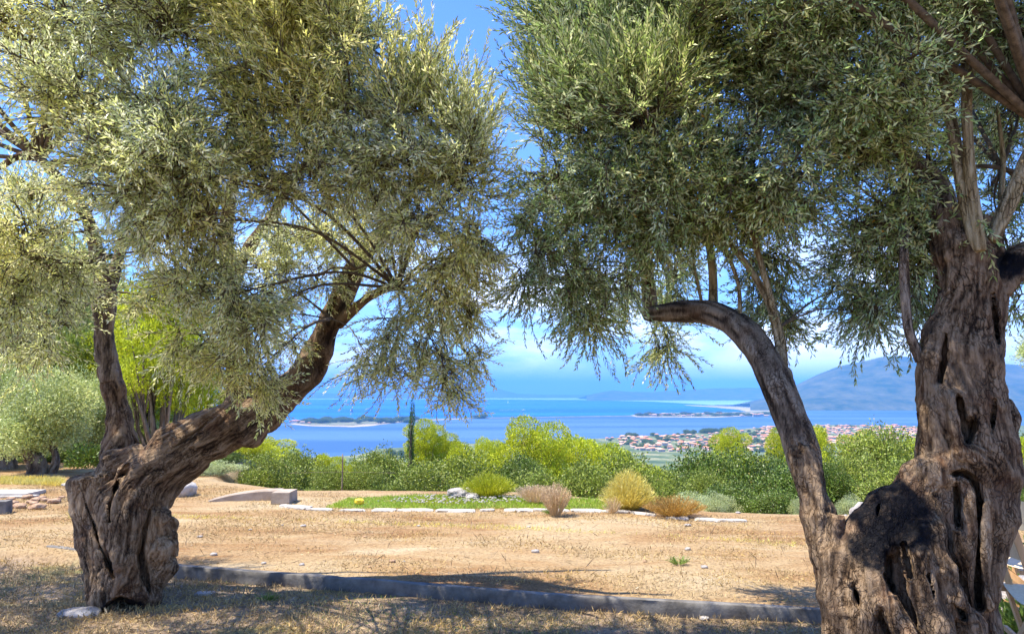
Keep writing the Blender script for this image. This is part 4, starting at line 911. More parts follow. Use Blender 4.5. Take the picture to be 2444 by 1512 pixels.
def plant(kind, var, x, ytop, Yd, wpx, label, name='shrub', cat='shrub', group=None, rz=None, sink=.1, first={}):
    """stands a plant on the ground at distance Yd, crown reaching up to direction ytop"""
    X0 = P(x, 937, Yd)[0]; zb = h1(X0, Yd); zt = P(x, ytop, Yd)[2]; H = max(.3, zt-zb); W = wpx*Yd/FPX
    cm, sm = KIND[kind][var % len(KIND[kind])]
    wu = {'mastic': 1.25, 'holm': 1.25, 'pine': .95, 'sage': 1.25, 'bgolive': 1.3, 'cypress': .11}[kind]
    sc = W/wu*1.12; ratio = {'mastic': .95, 'holm': .95, 'pine': 1.15, 'sage': .9, 'bgolive': 1.0, 'cypress': 99}[kind]
    Hc = min(H, sc*ratio*1.25) if kind != 'cypress' else H
    o = empty(name, (X0, Yd, zb-.03), rz if rz is not None else random.uniform(0, 6.28))
    tag(o, label, cat, group)
    c = link('crown', cm, o, (0, 0, H-Hc)); c.scale = (sc, sc*random.uniform(.9, 1.1), Hc*1.02)
    c = link('stems' if kind not in ('pine', 'bgolive', 'cypress') else 'trunk', sm, o); c.scale = (sc, sc, H); return o

GF = 'shrubs along the brow of the hill'; GP = 'young yellow-green pines on the slope'
P_ = [  # kind, variant, x, top, distance, width px, label
 ('pine', 0, 1283, 996, 26, 165, 'tallest round yellow-green pine standing up against the lagoon in the middle', 'pine_tree', 'pine tree', GP),
 ('pine', 1, 1395, 1036, 29, 170, 'broad yellow-green pine just right of the tallest round one', 'pine_tree', 'pine tree', GP),
 ('pine', 2, 1010, 1002, 30, 90, 'upright yellow-green pine close behind the thin cypress', 'pine_tree', 'pine tree', GP),
 ('pine', 0, 1058, 1034, 31, 80, 'low yellow-green pine to the right of the cypress', 'pine_tree', 'pine tree', GP),
 ('pine', 1, 1165, 1042, 33, 90, 'small pointed yellow-green pine left of the tallest round one', 'pine_tree', 'pine tree', GP),
 ('pine', 2, 1120, 1060, 28, 110, 'loose yellow pine between the cypress and the tallest pine', 'pine_tree', 'pine tree', GP),
 ('pine', 0, 560, 1046, 21, 165, 'bright yellow pine below the leaning limb of the left olive', 'pine_tree', 'pine tree', GP),
 ('pine', 1, 470, 1066, 18, 140, 'yellow pine just right of the left olive trunk', 'pine_tree', 'pine tree', GP),
 ('pine', 2, 650, 1042, 24, 150, 'yellow-green pine under the end of the left olive limb', 'pine_tree', 'pine tree', GP),
 ('pine', 1, 782, 1078, 21, 85, 'small conical pine with a dark foot left of the cypress', 'pine_tree', 'pine tree', GP),
 ('pine', 0, 830, 1100, 19, 65, 'squat little pine beside the small conical one', 'pine_tree', 'pine tree', GP),
 ('pine', 2, 1745, 1024, 36, 85, 'yellow-green pine rising in front of the town roofs', 'pine_tree', 'pine tree', GP),
 ('pine', 0, 1870, 1018, 30, 70, 'pine half hidden behind the slanting olive limb', 'pine_tree', 'pine tree', GP),
 ('pine', 1, 1935, 1012, 28, 95, 'yellow pine just right of the slanting olive limb', 'pine_tree', 'pine tree', GP),
 ('pine', 2, 2045, 1028, 34, 80, 'small pine against the right end of the town', 'pine_tree', 'pine tree', GP),
 ('pine', 0, 1985, 1075, 24, 150, 'wide yellow-green pine below the right end of the town', 'pine_tree', 'pine tree', GP),
 ('pine', 1, 2440, 1040, 22, 110, 'yellow pine seen at the right edge beyond the big trunk', 'pine_tree', 'pine tree', GP),
 ('holm', 0, 1238, 1078, 21, 110, 'very dark rounded evergreen at the foot of the tallest pine', 'evergreen_shrub', 'shrub', GF),
 ('holm', 1, 1660, 1056, 19, 190, 'dark green evergreen below the left part of the town', 'evergreen_shrub', 'shrub', GF),
 ('holm', 2, 1760, 1068, 18, 180, 'dark green evergreen left of the slanting limb', 'evergreen_shrub', 'shrub', GF),
 ('mastic', 0, 1490, 1062, 20, 180, 'mid green rounded shrub right below the broad pine', 'evergreen_shrub', 'shrub', GF),
 ('mastic', 1, 1380, 1092, 17, 170, 'mid green shrub behind the pink dried plant', 'evergreen_shrub', 'shrub', GF),
 ('mastic', 2, 1270, 1108, 15.5, 150, 'olive green shrub behind the bright green broom', 'evergreen_shrub', 'shrub', GF),
 ('mastic', 0, 1585, 1102, 15, 150, 'mid green shrub behind the golden grass clump', 'evergreen_shrub', 'shrub', GF),
 ('holm', 0, 1850, 1098, 14, 170, 'dark shrub with shaded foot against the slanting limb', 'evergreen_shrub', 'shrub', GF),
 ('holm', 2, 1740, 1142, 11.9, 130, 'dark glossy shrub right of the pale sage bush', 'evergreen_shrub', 'shrub', GF),
 ('mastic', 1, 1690, 1118, 13.2, 120, 'greyish green shrub behind the pale sage bush', 'evergreen_shrub', 'shrub', GF),
 ('holm', 1, 1850, 1156, 11.2, 130, 'low dark shrub at the edge of the dry ground by the slanting limb', 'evergreen_shrub', 'shrub', GF),
 ('mastic', 2, 1120, 1068, 19, 180, 'olive green shrub in front of the cypress foot', 'evergreen_shrub', 'shrub', GF),
 ('mastic', 0, 1010, 1082, 16, 170, 'olive green shrub just left of the bright broom', 'evergreen_shrub', 'shrub', GF),
 ('mastic', 1, 920, 1064, 18, 150, 'round mid green shrub left of the cypress', 'evergreen_shrub', 'shrub', GF),
 ('mastic', 2, 720, 1062, 17, 150, 'green shrub behind the concrete basin', 'evergreen_shrub', 'shrub', GF),
 ('mastic', 0, 630, 1066, 15, 140, 'green shrub left of the concrete basin', 'evergreen_shrub', 'shrub', GF),
 ('mastic', 1, 790, 1106, 14, 110, 'low green shrub just right of the concrete basin', 'evergreen_shrub', 'shrub', GF),
 ('mastic', 2, 880, 1096, 14, 110, 'low olive green shrub by the wire fence post', 'evergreen_shrub', 'shrub', GF),
 ('holm', 2, 540, 1112, 16, 90, 'small dark evergreen below the yellow pine by the left olive', 'evergreen_shrub', 'shrub', GF),
 ('sage', 0, 520, 1128, 14, 110, 'pale silvery shrub right of the left olive trunk', 'sage_shrub', 'shrub', GF),
 ('mastic', 0, 450, 1098, 14.5, 120, 'fresh green shrub beside the left olive trunk', 'evergreen_shrub', 'shrub', GF),
 ('mastic', 1, 2110, 1010, 20, 190, 'tall light green shrub left of the big twisted trunk', 'evergreen_shrub', 'shrub', GF),
 ('mastic', 2, 2040, 1072, 15, 150, 'greyish green shrub between slanting limb and big trunk', 'evergreen_shrub', 'shrub', GF),
 ('holm', 0, 1975, 1085, 14, 100, 'glossy dark shrub right behind the slanting limb', 'evergreen_shrub', 'shrub', GF),
 ('mastic', 0, 2140, 1080, 13, 160, 'light green shrub above the charred shoulder', 'evergreen_shrub', 'shrub', GF),
 ('mastic', 1, 2450, 1090, 13, 120, 'green shrub at the right edge beyond the big trunk', 'evergreen_shrub', 'shrub', GF),
 ('holm', 1, 2450, 1150, 10.8, 100, 'dark low shrub at the right edge above the canvas chair', 'evergreen_shrub', 'shrub', GF),
 ('sage', 0, 1640, 1166, 10.6, 120, 'pale grey-green sage bush behind the rusty heath', 'sage_shrub', 'shrub', GF),
 ('sage', 1, 1905, 1188, 10.2, 45, 'small pale sage shrub touching the slanting limb', 'sage_shrub', 'shrub', GF),
 ('sage', 0, 2020, 1172, 10.4, 70, 'pale sage shrub next to the small rock between the trunks', 'sage_shrub', 'shrub', GF),
 ('sage', 1, 1700, 1205, 10.1, 80, 'low pale sage clump at the right foot of the larger one', 'sage_shrub', 'shrub', GF),
 ('pine', 0, 390, 640, 17, 230, 'tall bright yellow pine glowing behind the left olive', 'pine_tree', 'pine tree', GP),
 ('pine', 2, 300, 800, 20, 220, 'yellow pine behind the grey limb of the left olive', 'pine_tree', 'pine tree', GP),
 ('pine', 1, 500, 880, 19, 150, 'yellow pine seen above the leaning olive limb', 'pine_tree', 'pine tree', GP),
]
for i, (kd, vr, x, yt, Yd, wpx, lab, nm, ct, gr) in enumerate(P_):
    plant(kd, vr, x, yt, Yd, wpx*1.08, lab, nm, ct, gr, rz=i*1.7)
plant('cypress', 0, 984, 963, 27, 20, 'thin dark cypress rising like a pencil against the lagoon', 'cypress_tree', 'cypress', rz=.3)
# further scrub filling the slope between the ones above
for i in range(84):
    x = random.uniform(380, 2480); Yd = random.uniform(22, 60)
    top = np.interp(x, [430, 580, 700, 780, 850, 900, 960, 1200, 1340, 1450, 1500, 1560, 1620, 1700, 1850, 1950, 2000, 2080, 2190], [1078, 1072, 1092, 1108, 1112, 1092, 1078, 1075, 1052, 1066, 1080, 1094, 1090, 1076, 1086, 1074, 1080, 1056, 1030])
    plant(random.choice(['mastic', 'holm', 'holm', 'mastic', 'pine']), i, x, top+random.uniform(0, 26), Yd, random.uniform(150, 260)*26/Yd*1.1, 'scrub bush farther down the slope, its top showing between the front shrubs', 'scrub_bush', 'bush', 'scrub bushes farther down the slope')
# dark trees far down by the near shore
for i, (x, yt, w_) in enumerate([(1090, 1046, 26), (1188, 1048, 22), (930, 1074, 30), (960, 1078, 26), (1110, 1052, 16)]):
    Xc = GG(x, 1074 if x > 1000 else 1092); cm, sm = KIND['holm'][i % 3]
    o = empty('shore_tree', (Xc[0], Xc[1], WZ+1)); s_ = w_*Xc[1]/FPX/1.2; o.scale = (s_, s_, s_*.9); link('crown', cm, o); link('trunk', sm, o)
    tag(o, 'dark tree by the near shore of the lagoon, seen over the pines', 'tree', 'dark trees on the near shore')

# background olives at the far left
GB = 'olive trees behind the left olive'
def bg_olive(x, ytop, yb, Yd, wpx, label, var, trunks):
    X0 = P(x, 937, Yd)[0]; zb = h1(X0, Yd)
    o = empty('olive_tree', (X0, Yd, zb)); tag(o, label, 'olive tree', GB)
    cm, _ = KIND['bgolive'][var]
    zt = P(x, ytop, Yd)[2]; z0 = P(x, yb, Yd)[2]; H = (zt-z0); W = wpx*Yd/FPX
    c = link('crown', cm, o, (0, 0, z0-zb)); c.scale = (W/1.3, W/1.5, H/.95); c.rotation_euler.z = var*1.3
    for j, (tx, tb, r) in enumerate(trunks):
        a = P(tx, 1140, Yd); a[2] = zb-.1; b = P(tx+tb, yb-30, Yd); mb = MB()
        add_tube(mb, [a-[X0, Yd, zb], (a*.5+b*.5)-[X0, Yd, zb]+[.08, 0, 0], b-[X0, Yd, zb], b*.4+np.array([X0, Yd, z0+H*.4])*.6-[X0, Yd, zb]], [r*1.25, r, r*.85, r*.4], seg=12, step=.06, amp=.3, seed=int(tx)); mb.build('trunk', M['bark_grey'], o)
bg_olive(105, 880, 1100, 14.2, 270, 'pale round olive tree with two short trunks at the left edge', 0, [(90, -25, .15), (118, 10, .07)])
bg_olive(205, 880, 1090, 16.8, 240, 'olive with crossing slender trunks just left of the sawn stub', 1, [(160, 25, .10), (185, 25, .13), (200, 20, .08)])
bg_olive(-40, 820, 1110, 15.0, 240, 'olive tree cut by the left edge with a dark thick trunk', 1, [(16, -10, .14)])
for i, (x, yt, yb, Yd, w_, lab) in enumerate([(120, 560, 1020, 22, 360, 'tall dense olive filling the gap high behind the pale round one'), (330, 760, 1060, 24, 260, 'olive behind the grey limb of the left olive'), (-80, 480, 1000, 21, 300, 'tall olive at the far left edge')]):
    bg_olive(x, yt, yb, Yd, w_, lab, i % 2, [(x, 5, .16)])
for i, (x, yt, Yd, w_, kd, lab) in enumerate([(60, 500, 23, 330, 'mastic', 'tall bright green tree rising behind the pale round olive'), (230, 560, 25, 280, 'mastic', 'tall green tree behind the grey upright limb'), (-60, 620, 20, 260, 'mastic', 'leafy green tree cut by the left edge'), (330, 700, 26, 240, 'holm', 'dark green tree behind the yellow pines on the left'), (150, 760, 19.5, 240, 'mastic', 'green tree filling the gap between the two far olives'), (40, 1010, 17.5, 200, 'holm', 'dark undergrowth behind the far olive trunks at the left edge'), (190, 1040, 18, 190, 'holm', 'dark undergrowth behind the crossing olive trunks'), (270, 960, 18.5, 170, 'mastic', 'green shrub in the fork between stub and leaning limb'), (-10, 1070, 16.2, 130, 'holm', 'dark bush between the trunks at the very left edge'), (140, 1076, 16.6, 130, 'holm', 'dark bush between the short olive trunks and the crossing ones'), (235, 1070, 17.2, 120, 'holm', 'dark bush just left of the sawn stub top')]):
    X0 = P(x, 937, Yd)[0]; zb = h1(X0, Yd); H = P(x, yt, Yd)[2]-zb; sc = w_*Yd/FPX/1.25*1.15; cm, sm = KIND[kd][i % 3]
    o = empty('broadleaf_tree' if i < 5 else 'undergrowth_bush', (X0, Yd, zb), i*1.1); tag(o, lab, 'tree' if i < 5 else 'bush', 'wall of green trees at the far left'); c = link('crown', cm, o); c.scale = (sc, sc*.8, H); c = link('trunk' if i < 5 else 'stems', sm, o); c.scale = (sc, sc, H*.9)
# distant olive tip at the right
bg_olive(2530, 770, 880, 12.5, 240, 'pale olive branch tip entering at the right edge above the mountain', 0, [(2560, 0, .15)])
# small green shrub at the foot of the far trunks
def leafy(name, mat, center, rad, n, l, w, up, label, cat, seed, jit=.6, group=None, stems=0, stem_mat=None, inner=.3, lump=.3, kind=None):
    rs = np.random.default_rng(seed); c = np.array(center, float); d = unit(rs.normal(size=(n, 3))); d[:, 2] = np.abs(d[:, 2])
    p = d*(1-(1-inner)*rs.random(n)**1.5)[:, None]*(1+lump*fbm(d+seed, 2.5, 3))[:, None]*np.array(rad)
    V, Q, t = leaf_cards(n, p, d, l, w, jit, rs, up); o = empty(name, c); tag(o, label, cat, group)
    MB().add(V, Q, tint=t).build('crown', mat, o)
    mb = MB()
    for k in range(max(4, stems)):
        e = p[rs.integers(0, n)]*.85; add_tube(mb, [e*[.12, .12, 0]-[0, 0, .03], e*[.45, .45, .5], e], [.008, .006, .002], seg=4, step=.05, seed=k)
    mb.build('stems', stem_mat or M['twig'], o); return o
c = P(215, 1085, 13.6); leafy('leafy_shrub', M['holm'], (c[0], 13.6, P(215, 1112, 13.6)[2]), (.42, .4, .4), 3500, .05, .028, .2, 'small bright green shrub before the far olive trunks left of the sawn stub', 'shrub', 5)
# garden plants along the edge
def onbrow(x, y): return G(x, y, .11)
c = onbrow(1166, 1190)
# broom: upright feathery stems
def fan(name, mat, c, H, Rr, n, seed, label, cat, l=.035, w=.006, leafn=16, lean=.55, stem_r=.002, tipsonly=0.0, stem_mat=None, curve=.0):
    rs = np.random.default_rng(seed); mb = MB(); ms = MB()
    a = rs.random(n)*6.283; r = np.sqrt(rs.random(n)); base = np.stack([np.cos(a)*r*Rr*.25, np.sin(a)*r*Rr*.25, 0*a], -1)
    tip = np.stack([np.cos(a)*r*Rr, np.sin(a)*r*Rr*.8, H*(1-lean*r**2)*rs.uniform(.75, 1.05, n)], -1)
    ts = np.linspace(tipsonly, 1, leafn); 
    for i in range(n):
        mid = base[i]*.4+tip[i]*.6; mid[2] = tip[i][2]*(.5+curve)
        b, t_ = base[i], tip[i]; pts = b*((1-ts)**2)[:, None]+mid*(2*ts*(1-ts))[:, None]+t_*(ts**2)[:, None]
        dr = unit(t_-b)[None]+rs.normal(size=(leafn, 3))*.45; k = leafn
        V, Q, t = leaf_cards(k, pts+rs.normal(size=(k, 3))*.006, unit(dr), l, w, .25, rs, .2); mb.add(V, Q, tint=t)
        n_ = 4; tt = np.linspace(0, 1, n_+1); sp_ = b*((1-tt)**2)[:, None]+mid*(2*tt*(1-tt))[:, None]+t_*(tt**2)[:, None]
        sd_ = unit(np.cross(t_-b, rs.normal(size=3)))*stem_r
        ms.add(np.concatenate([sp_-sd_, sp_+sd_]), [[q, q+1, q+n_+2, q+n_+1] for q in range(n_)], tint=.5, streak=.5)
    o = empty(name, c); tag(o, label, cat); mb.build('foliage', mat, o); ms.build('stems', stem_mat or mat, o); return o
fan('broom_shrub', M['broom'], onbrow(1166, 1186), .34, .42, 520, 21, 'bright yellow-green feathery broom bush behind the lawn', 'shrub', l=.045, w=.007, leafn=18)
fan('golden_grass_clump', M['tuft'], onbrow(1500, 1214), .46, .36, 900, 22, 'golden yellow tussock of grass with pale spiky top beside the stone edging', 'grass clump', l=.09, w=.006, leafn=7, lean=.75, curve=.15)
fan('dried_shrub', M['dryred'], onbrow(1326, 1229), .40, .21, 240, 23, 'pinkish dried shrub on a single thin foot in front of the stone edging', 'dried plant', l=.014, w=.008, leafn=22, lean=.35, tipsonly=.35, stem_r=.002)
fan('dried_shrub', M['dryred'], onbrow(1278, 1200), .24, .30, 260, 24, 'wide pinkish seed heads behind the single-footed dried shrub', 'dried plant', l=.014, w=.008, leafn=16, lean=.2, tipsonly=.5)
fan('heath_shrub', M['heath'], onbrow(1610, 1230), .25, .40, 420, 25, 'low rust-brown heath bush in front of the pale sage bush', 'shrub', l=.03, w=.006, leafn=16)
fan('grey_twiggy_plant', M['dryred'], onbrow(1462, 1222), .20, .14, 90, 26, 'small greyish twiggy plant at the left foot of the golden tussock', 'dried plant', l=.012, w=.006, leafn=10)
for i, (x, y, hh, lab) in enumerate([(1312, 1224, .05, 'tiny green weed left of the dried shrub foot'), (1582, 1223, .05, 'tiny green weed on the edging left of the heath'), (2004, 1362, .05, 'small green weed on the dry ground by the slanting limb'), (1620, 1345, .06, 'small weed tuft alone on the dry ground'), (640, 1430, .03, 'flat green weed in the shade near the left olive')]):
    if i == 2: continue
    c_ = G(x, y, .11 if i < 4 else .0); fan('weed', M['greenblade'], c_, hh, .1, 60, 40+i, lab, 'weed', l=.03, w=.005, leafn=4)

# lawn with small white flowers
def blades(name, mat, pts, l, w, seed, up, label, cat, jit=.7, kind='stuff'):
    rs = np.random.default_rng(seed); n = len(pts)
    V, Q, t = leaf_cards(n, pts, np.tile([0, 0, up], (n, 1)), l, w, jit, rs, 0); o = MB().add(V, Q, tint=t).build(name, mat); tag(o, label, cat, kind=kind); return o
def inpoly(px_pts, n, z=.11):
    """random ground points inside the outline (given as viewing directions)"""
    poly = np.array([G(x, y, z)[:2] for x, y in px_pts]); lo_, hi_ = poly.min(0), poly.max(0); out_ = []
    while sum(map(len, out_)) < n:
        p = lo_+(hi_-lo_)*rng.random((n*3, 2)); ins = np.zeros(len(p), bool); j = len(poly)-1
        for i in range(len(poly)):
            a, b = poly[i], poly[j]; cnd = ((a[1] > p[:, 1]) != (b[1] > p[:, 1])) & (p[:, 0] < (b[0]-a[0])*(p[:, 1]-a[1])/(b[1]-a[1]+1e-12)+a[0]); ins ^= cnd; j = i
        out_.append(p[ins])
    p = np.concatenate(out_)[:n]; return np.column_stack([p, hgt(p[:, 0], p[:, 1])])
lawn = [(775, 1208), (830, 1188), (1000, 1180), (1230, 1184), (1480, 1190), (1470, 1214), (1350, 1214), (1100, 1213), (900, 1210)]
blades('lawn', M['grass'], inpoly(lawn, 26000), .05, .007, 51, .8, 'strip of fresh green lawn behind the white stone edging', 'grass')
fl = inpoly([(900, 1200), (1000, 1184), (1230, 1188), (1380, 1200), (1100, 1206)], 260); fl[:, 2] += .05
mb = MB()
for p in fl: mb.box(p, (.022, .022, .008), rz=random.random())
tag(mb.build('clover_flowers', M['limestone'], smooth=False), 'scatter of tiny white flowers in the green lawn', 'flowers', kind='stuff')
blades('meadow_fringe', M['tuft'], inpoly([(0, 1152), (150, 1156), (150, 1143), (0, 1140)], 5000), .10, .008, 52, .8, 'yellow grass fringe under the far olives at the left edge', 'grass')
# straw and fallen leaves on the ground
p1 = np.column_stack([rng.uniform(-5.4, 4.2, 190000), rng.uniform(3.0, 7.8, 190000)]); p1 = p1[(p1[:, 1] < kerb_y(p1[:, 0])-.03) & (np.abs(p1[:, 0]) < p1[:, 1]*.74+.1)]
z1 = hgt(p1[:, 0], p1[:, 1]); dens = .6*vnoise(np.column_stack([p1*1.0, z1*0]), 2.2, 5)+.5*vnoise(np.column_stack([p1, z1*0]), 5, 8)+.95; k1 = rng.random(len(p1)) < dens; p1 = p1[k1]; z1 = z1[k1]
blades('straw_litter', M['straw'], np.column_stack([p1, z1+.004]), .05, .0062, 53, .34, 'dry straw and fallen olive leaves on the shaded ground', 'litter', jit=.9)
p2 = np.column_stack([rng.uniform(-8, 7.4, 230000), 5.5+7.5*rng.random(230000)]); p2 = p2[(p2[:, 1] > kerb_y(p2[:, 0])+.12) & (p2[:, 1] < edge_y(p2[:, 0])) & (np.abs(p2[:, 0]) < p2[:, 1]*.74)]
z2 = hgt(p2[:, 0], p2[:, 1]); dens = vnoise(np.column_stack([p2*[.6, 1.4], z2*0]), 1.6, 5)+.6*vnoise(np.column_stack([p2, z2*0]), 4, 8)+.6; k2 = rng.random(len(p2)) < dens; p2 = p2[k2]; z2 = z2[k2]
blades('dry_grass_litter', M['straw'], np.column_stack([p2, z2+.003]), .036, .0062, 54, .22, 'thin dry grass scattered over the sunlit terrace', 'litter', jit=.9)
p3 = np.column_stack([rng.uniform(-4.6, 4.2, 60000), rng.uniform(3.0, 7.4, 60000)]); nz = vnoise(np.column_stack([p3*[.7, 1.3], p3[:, :1]*0]), 1.3, 15); p3 = p3[(p3[:, 1] < kerb_y(p3[:, 0])-.03) & (nz > .28) & (np.abs(p3[:, 0]) < p3[:, 1]*.74+.1)]
blades('short_green_grass', M['greenblade'], np.column_stack([p3, hgt(p3[:, 0], p3[:, 1])]), .028, .004, 55, .6, 'patches of short green grass among the straw in the shade', 'grass')

p4 = np.column_stack([rng.uniform(-6, 5.5, 1100), rng.uniform(3.6, 9, 1100)]); p4 = p4[np.abs(p4[:, 0]) < p4[:, 1]*.74]
blades('fallen_twigs', M['twig'], np.column_stack([p4, hgt(p4[:, 0], p4[:, 1])+.006]), .12, .006, 56, .12, 'fallen twigs and dark dead leaves strewn over the dry ground', 'litter', jit=.9)
p5 = inpoly([(160, 1215), (1900, 1290), (1900, 1300), (1200, 1250), (600, 1235), (160, 1235)], 2400); nz = vnoise(p5*[.5, 1, 0], 1.1, 3); p5 = p5[nz > .1]
blades('dry_weeds', M['tuft'], p5, .05, .006, 57, .7, 'sparse dry yellow weeds across the back of the clearing', 'weeds')

# ================================================================== stones and built things
def rock(name, c, dims, label, cat, mat, seed, group=None, rz=0.0, sub=4, amp=.28, flat=False):
    import bmesh
    bm = bmesh.new(); bmesh.ops.create_icosphere(bm, subdivisions=sub, radius=1); me = bpy.data.meshes.new(name)
    V = np.array([v.co[:] for v in bm.verts])
    cubic = np.sign(V)*np.abs(V)**(.55 if flat else .8)
    V = cubic*(1+amp*fbm(V+seed, 1.3, 4, seed)[:, None]+.12*np.round(fbm(V, 2, 2, seed+4)[:, None]*3)/3)*np.array(dims)/2
    for v, co in zip(bm.verts, V): v.co = co
    bm.to_mesh(me); bm.free(); me.materials.append(mat)
    for p in me.polygons: p.use_smooth = not flat
    o = link(name, me, None, c); o.rotation_euler.z = rz; tag(o, label, cat, group); return o
c = onbrow(412, 1182); rock('boulder', (c[0]+.02, c[1]+.1, .17), (.5, .4, .27), 'white limestone boulder just right of the left olive trunk', 'boulder', M['limestone'], 1)
c = onbrow(1100, 1186); rock('rock', (c[0], c[1], .17), (.40, .3, .16), 'low grey-white rock at the back of the lawn left of the broom', 'rock', M['rock'], 2)
c = onbrow(1128, 1190); rock('rock', (c[0], c[1], .14), (.2, .18, .1), 'smaller stone leaning on the low rock behind the lawn', 'rock', M['rock'], 6)
c = onbrow(2038, 1242); rock('rock', (c[0]+.1, c[1], .2), (.24, .2, .22), 'round grey rock between the slanting limb and the charred shoulder', 'rock', M['rock'], 3)
c = G(488, 1417, 0); rock('flat_stone', (c[0], c[1], .004), (.16, .10, .03), 'small flat pale stone lying in the shade right of the left olive', 'stone', M['rock'], 4, flat=True)
c = G(195, 1466, 0); rock('flat_stone', (c[0], c[1], .01), (.28, .18, .08), 'half buried pale stone at the left olive foot', 'stone', M['rock'], 5)
c = G(1680, 1478, 0); rock('flat_stone', (c[0], c[1], .01), (.07, .05, .03), 'small dark stone under the kerb', 'stone', M['rock'], 15)
ce = onbrow(858, 1203); rock('lemon', (ce[0], ce[1], .15), (.13, .1, .08), 'yellow fruit lying in the lawn near its left end', 'fruit', M['lemon'], 7, amp=.06)
# white edging stones
epath = [onbrow(x, y) for x, y in ((672, 1205), (760, 1212), (900, 1214), (1100, 1217), (1290, 1216), (1460, 1219), (1520, 1222), (1600, 1232), (1700, 1239), (1790, 1241))]
epath = np.array(epath); d_ = np.r_[0, np.cumsum(np.linalg.norm(np.diff(epath[:, :2], axis=0), axis=1))]; s_ = .1; i = 0
while s_ < d_[-1]:
    L_ = random.uniform(.16, .4); x = np.interp(s_, d_, epath[:, 0]); y = np.interp(s_, d_, epath[:, 1]); x2 = np.interp(s_+.05, d_, epath[:, 0]); y2 = np.interp(s_+.05, d_, epath[:, 1])
    rock('edging_stone', (x, y, h1(x, y)+.003), (L_*1.12, .15+.05*math.sin(i*1.9), .05), 'flat white limestone set in the edging line between dry ground and lawn', 'stone', M['limestone'], i, 'white stones edging the lawn', math.atan2(y2-y, x2-x), sub=2, amp=.18, flat=True); s_ += L_*.98+(.12 if random.random() < .18 else 0); i += 1
rs_ = random.Random(4)
for i in range(34):
    x, y = rs_.uniform(-5, 4.5), rs_.uniform(5.9, 10.5)
    if y < kerb_y(x)+.2: continue
    d = rs_.uniform(.02, .06); rock('pebble', (x, y, h1(x, y)+d*.2), (d*1.3, d, d*.6), 'small pebble on the dry ground', 'pebble', rs_.choice([M['rock'], M['soil']]), i, 'pebbles on the dry ground', sub=2)
# concrete basin edge
o = empty('concrete_basin', onbrow(670, 1200)); tag(o, 'low brown concrete basin end with a sloping wall behind the dry ground', 'basin')
bx = onbrow(676, 1201); 
mb = MB().box((0, .16, .07), (.25, .42, .15), rz=.02, taper=.96); mb.build('end_block', M['brownconc'], o, smooth=False)
mb = MB(); a = np.array([-.17, .9, .115]); b = np.array([-1.02, .6, .04])
n_ = 14; V = []
for i in range(n_+1):
    t = i/n_; x = -.12-.95*t; yy = .42-.1*t*t; h_ = .125*(1-t**2.2)+.01
    for dy, z in ((-.12, -.05), (-.115, h_-.015), (-.10, h_), (.10, h_), (.115, h_-.015), (.12, -.05)): V.append((x, yy+dy, z))
ii = np.arange((n_+1)*6).reshape(n_+1, 6); q = np.stack([ii[:-1, :-1], ii[:-1, 1:], ii[1:, 1:], ii[1:, :-1]], -1).reshape(-1, 4)
mb.add(V, q).build('sloping_wall', M['brownconc'], o, smooth=False)
# things at the left edge
c = G(20, 1178, .11); o = MB().box((0, 0, .02), (1.0, .5, .07), rz=.03).box((.35, -.22, .0), (.6, .2, .06), rz=-.1).build('stone_slab', M['limestone'], loc=(c[0]-.1, c[1], h1(c[0], c[1])), smooth=False); tag(o, 'flat white stone slab on the ground at the left edge', 'slab')
c = G(165, 1158, .11); rock('stone_slab', (c[0], c[1], .13), (.22, .14, .04), 'small white slab chip left of the sawn stub', 'stone', M['limestone'], 21, flat=True)
c = G(4, 1221, .11); o = MB().box((0, 0, .07), (.22, .2, .17), rz=.2, taper=.95).build('grey_block', M['concrete'], loc=(c[0]-.03, c[1], h1(c[0], c[1])), smooth=False); tag(o, 'grey concrete block at the left edge below the white slab', 'block')
for i in range(14):
    c = G(random.uniform(20, 150), random.uniform(1186, 1212), .11); d = random.uniform(.05, .14)
    rock('soil_clod', (c[0], c[1], .12), (d*1.4, d, d*.6), 'reddish clod of dug earth below the white slab at the left edge', 'clod', M['soil'], 30+i, 'clods of dug earth at the left edge', sub=3, amp=.4)
# wire fence post behind the shrubs
c = P(816, 1160, 12.4); o = empty('fence_post', (c[0], 12.4, h1(c[0], 12.4))); tag(o, 'thin rusty iron fence post among the shrubs left of the lawn', 'post')
add_tube(MB(), [(0, 0, -.05), (.004, 0, .3), (0, 0, .62)], [.012, .012, .011], seg=8, step=.1).build('post', M['metal'], o)
add_tube(MB(), [(-.9, .1, .3), (0, -.013, .33), (.9, .1, .3)], [.002]*3, seg=4, step=.2).build('wire', M['metal'], o)

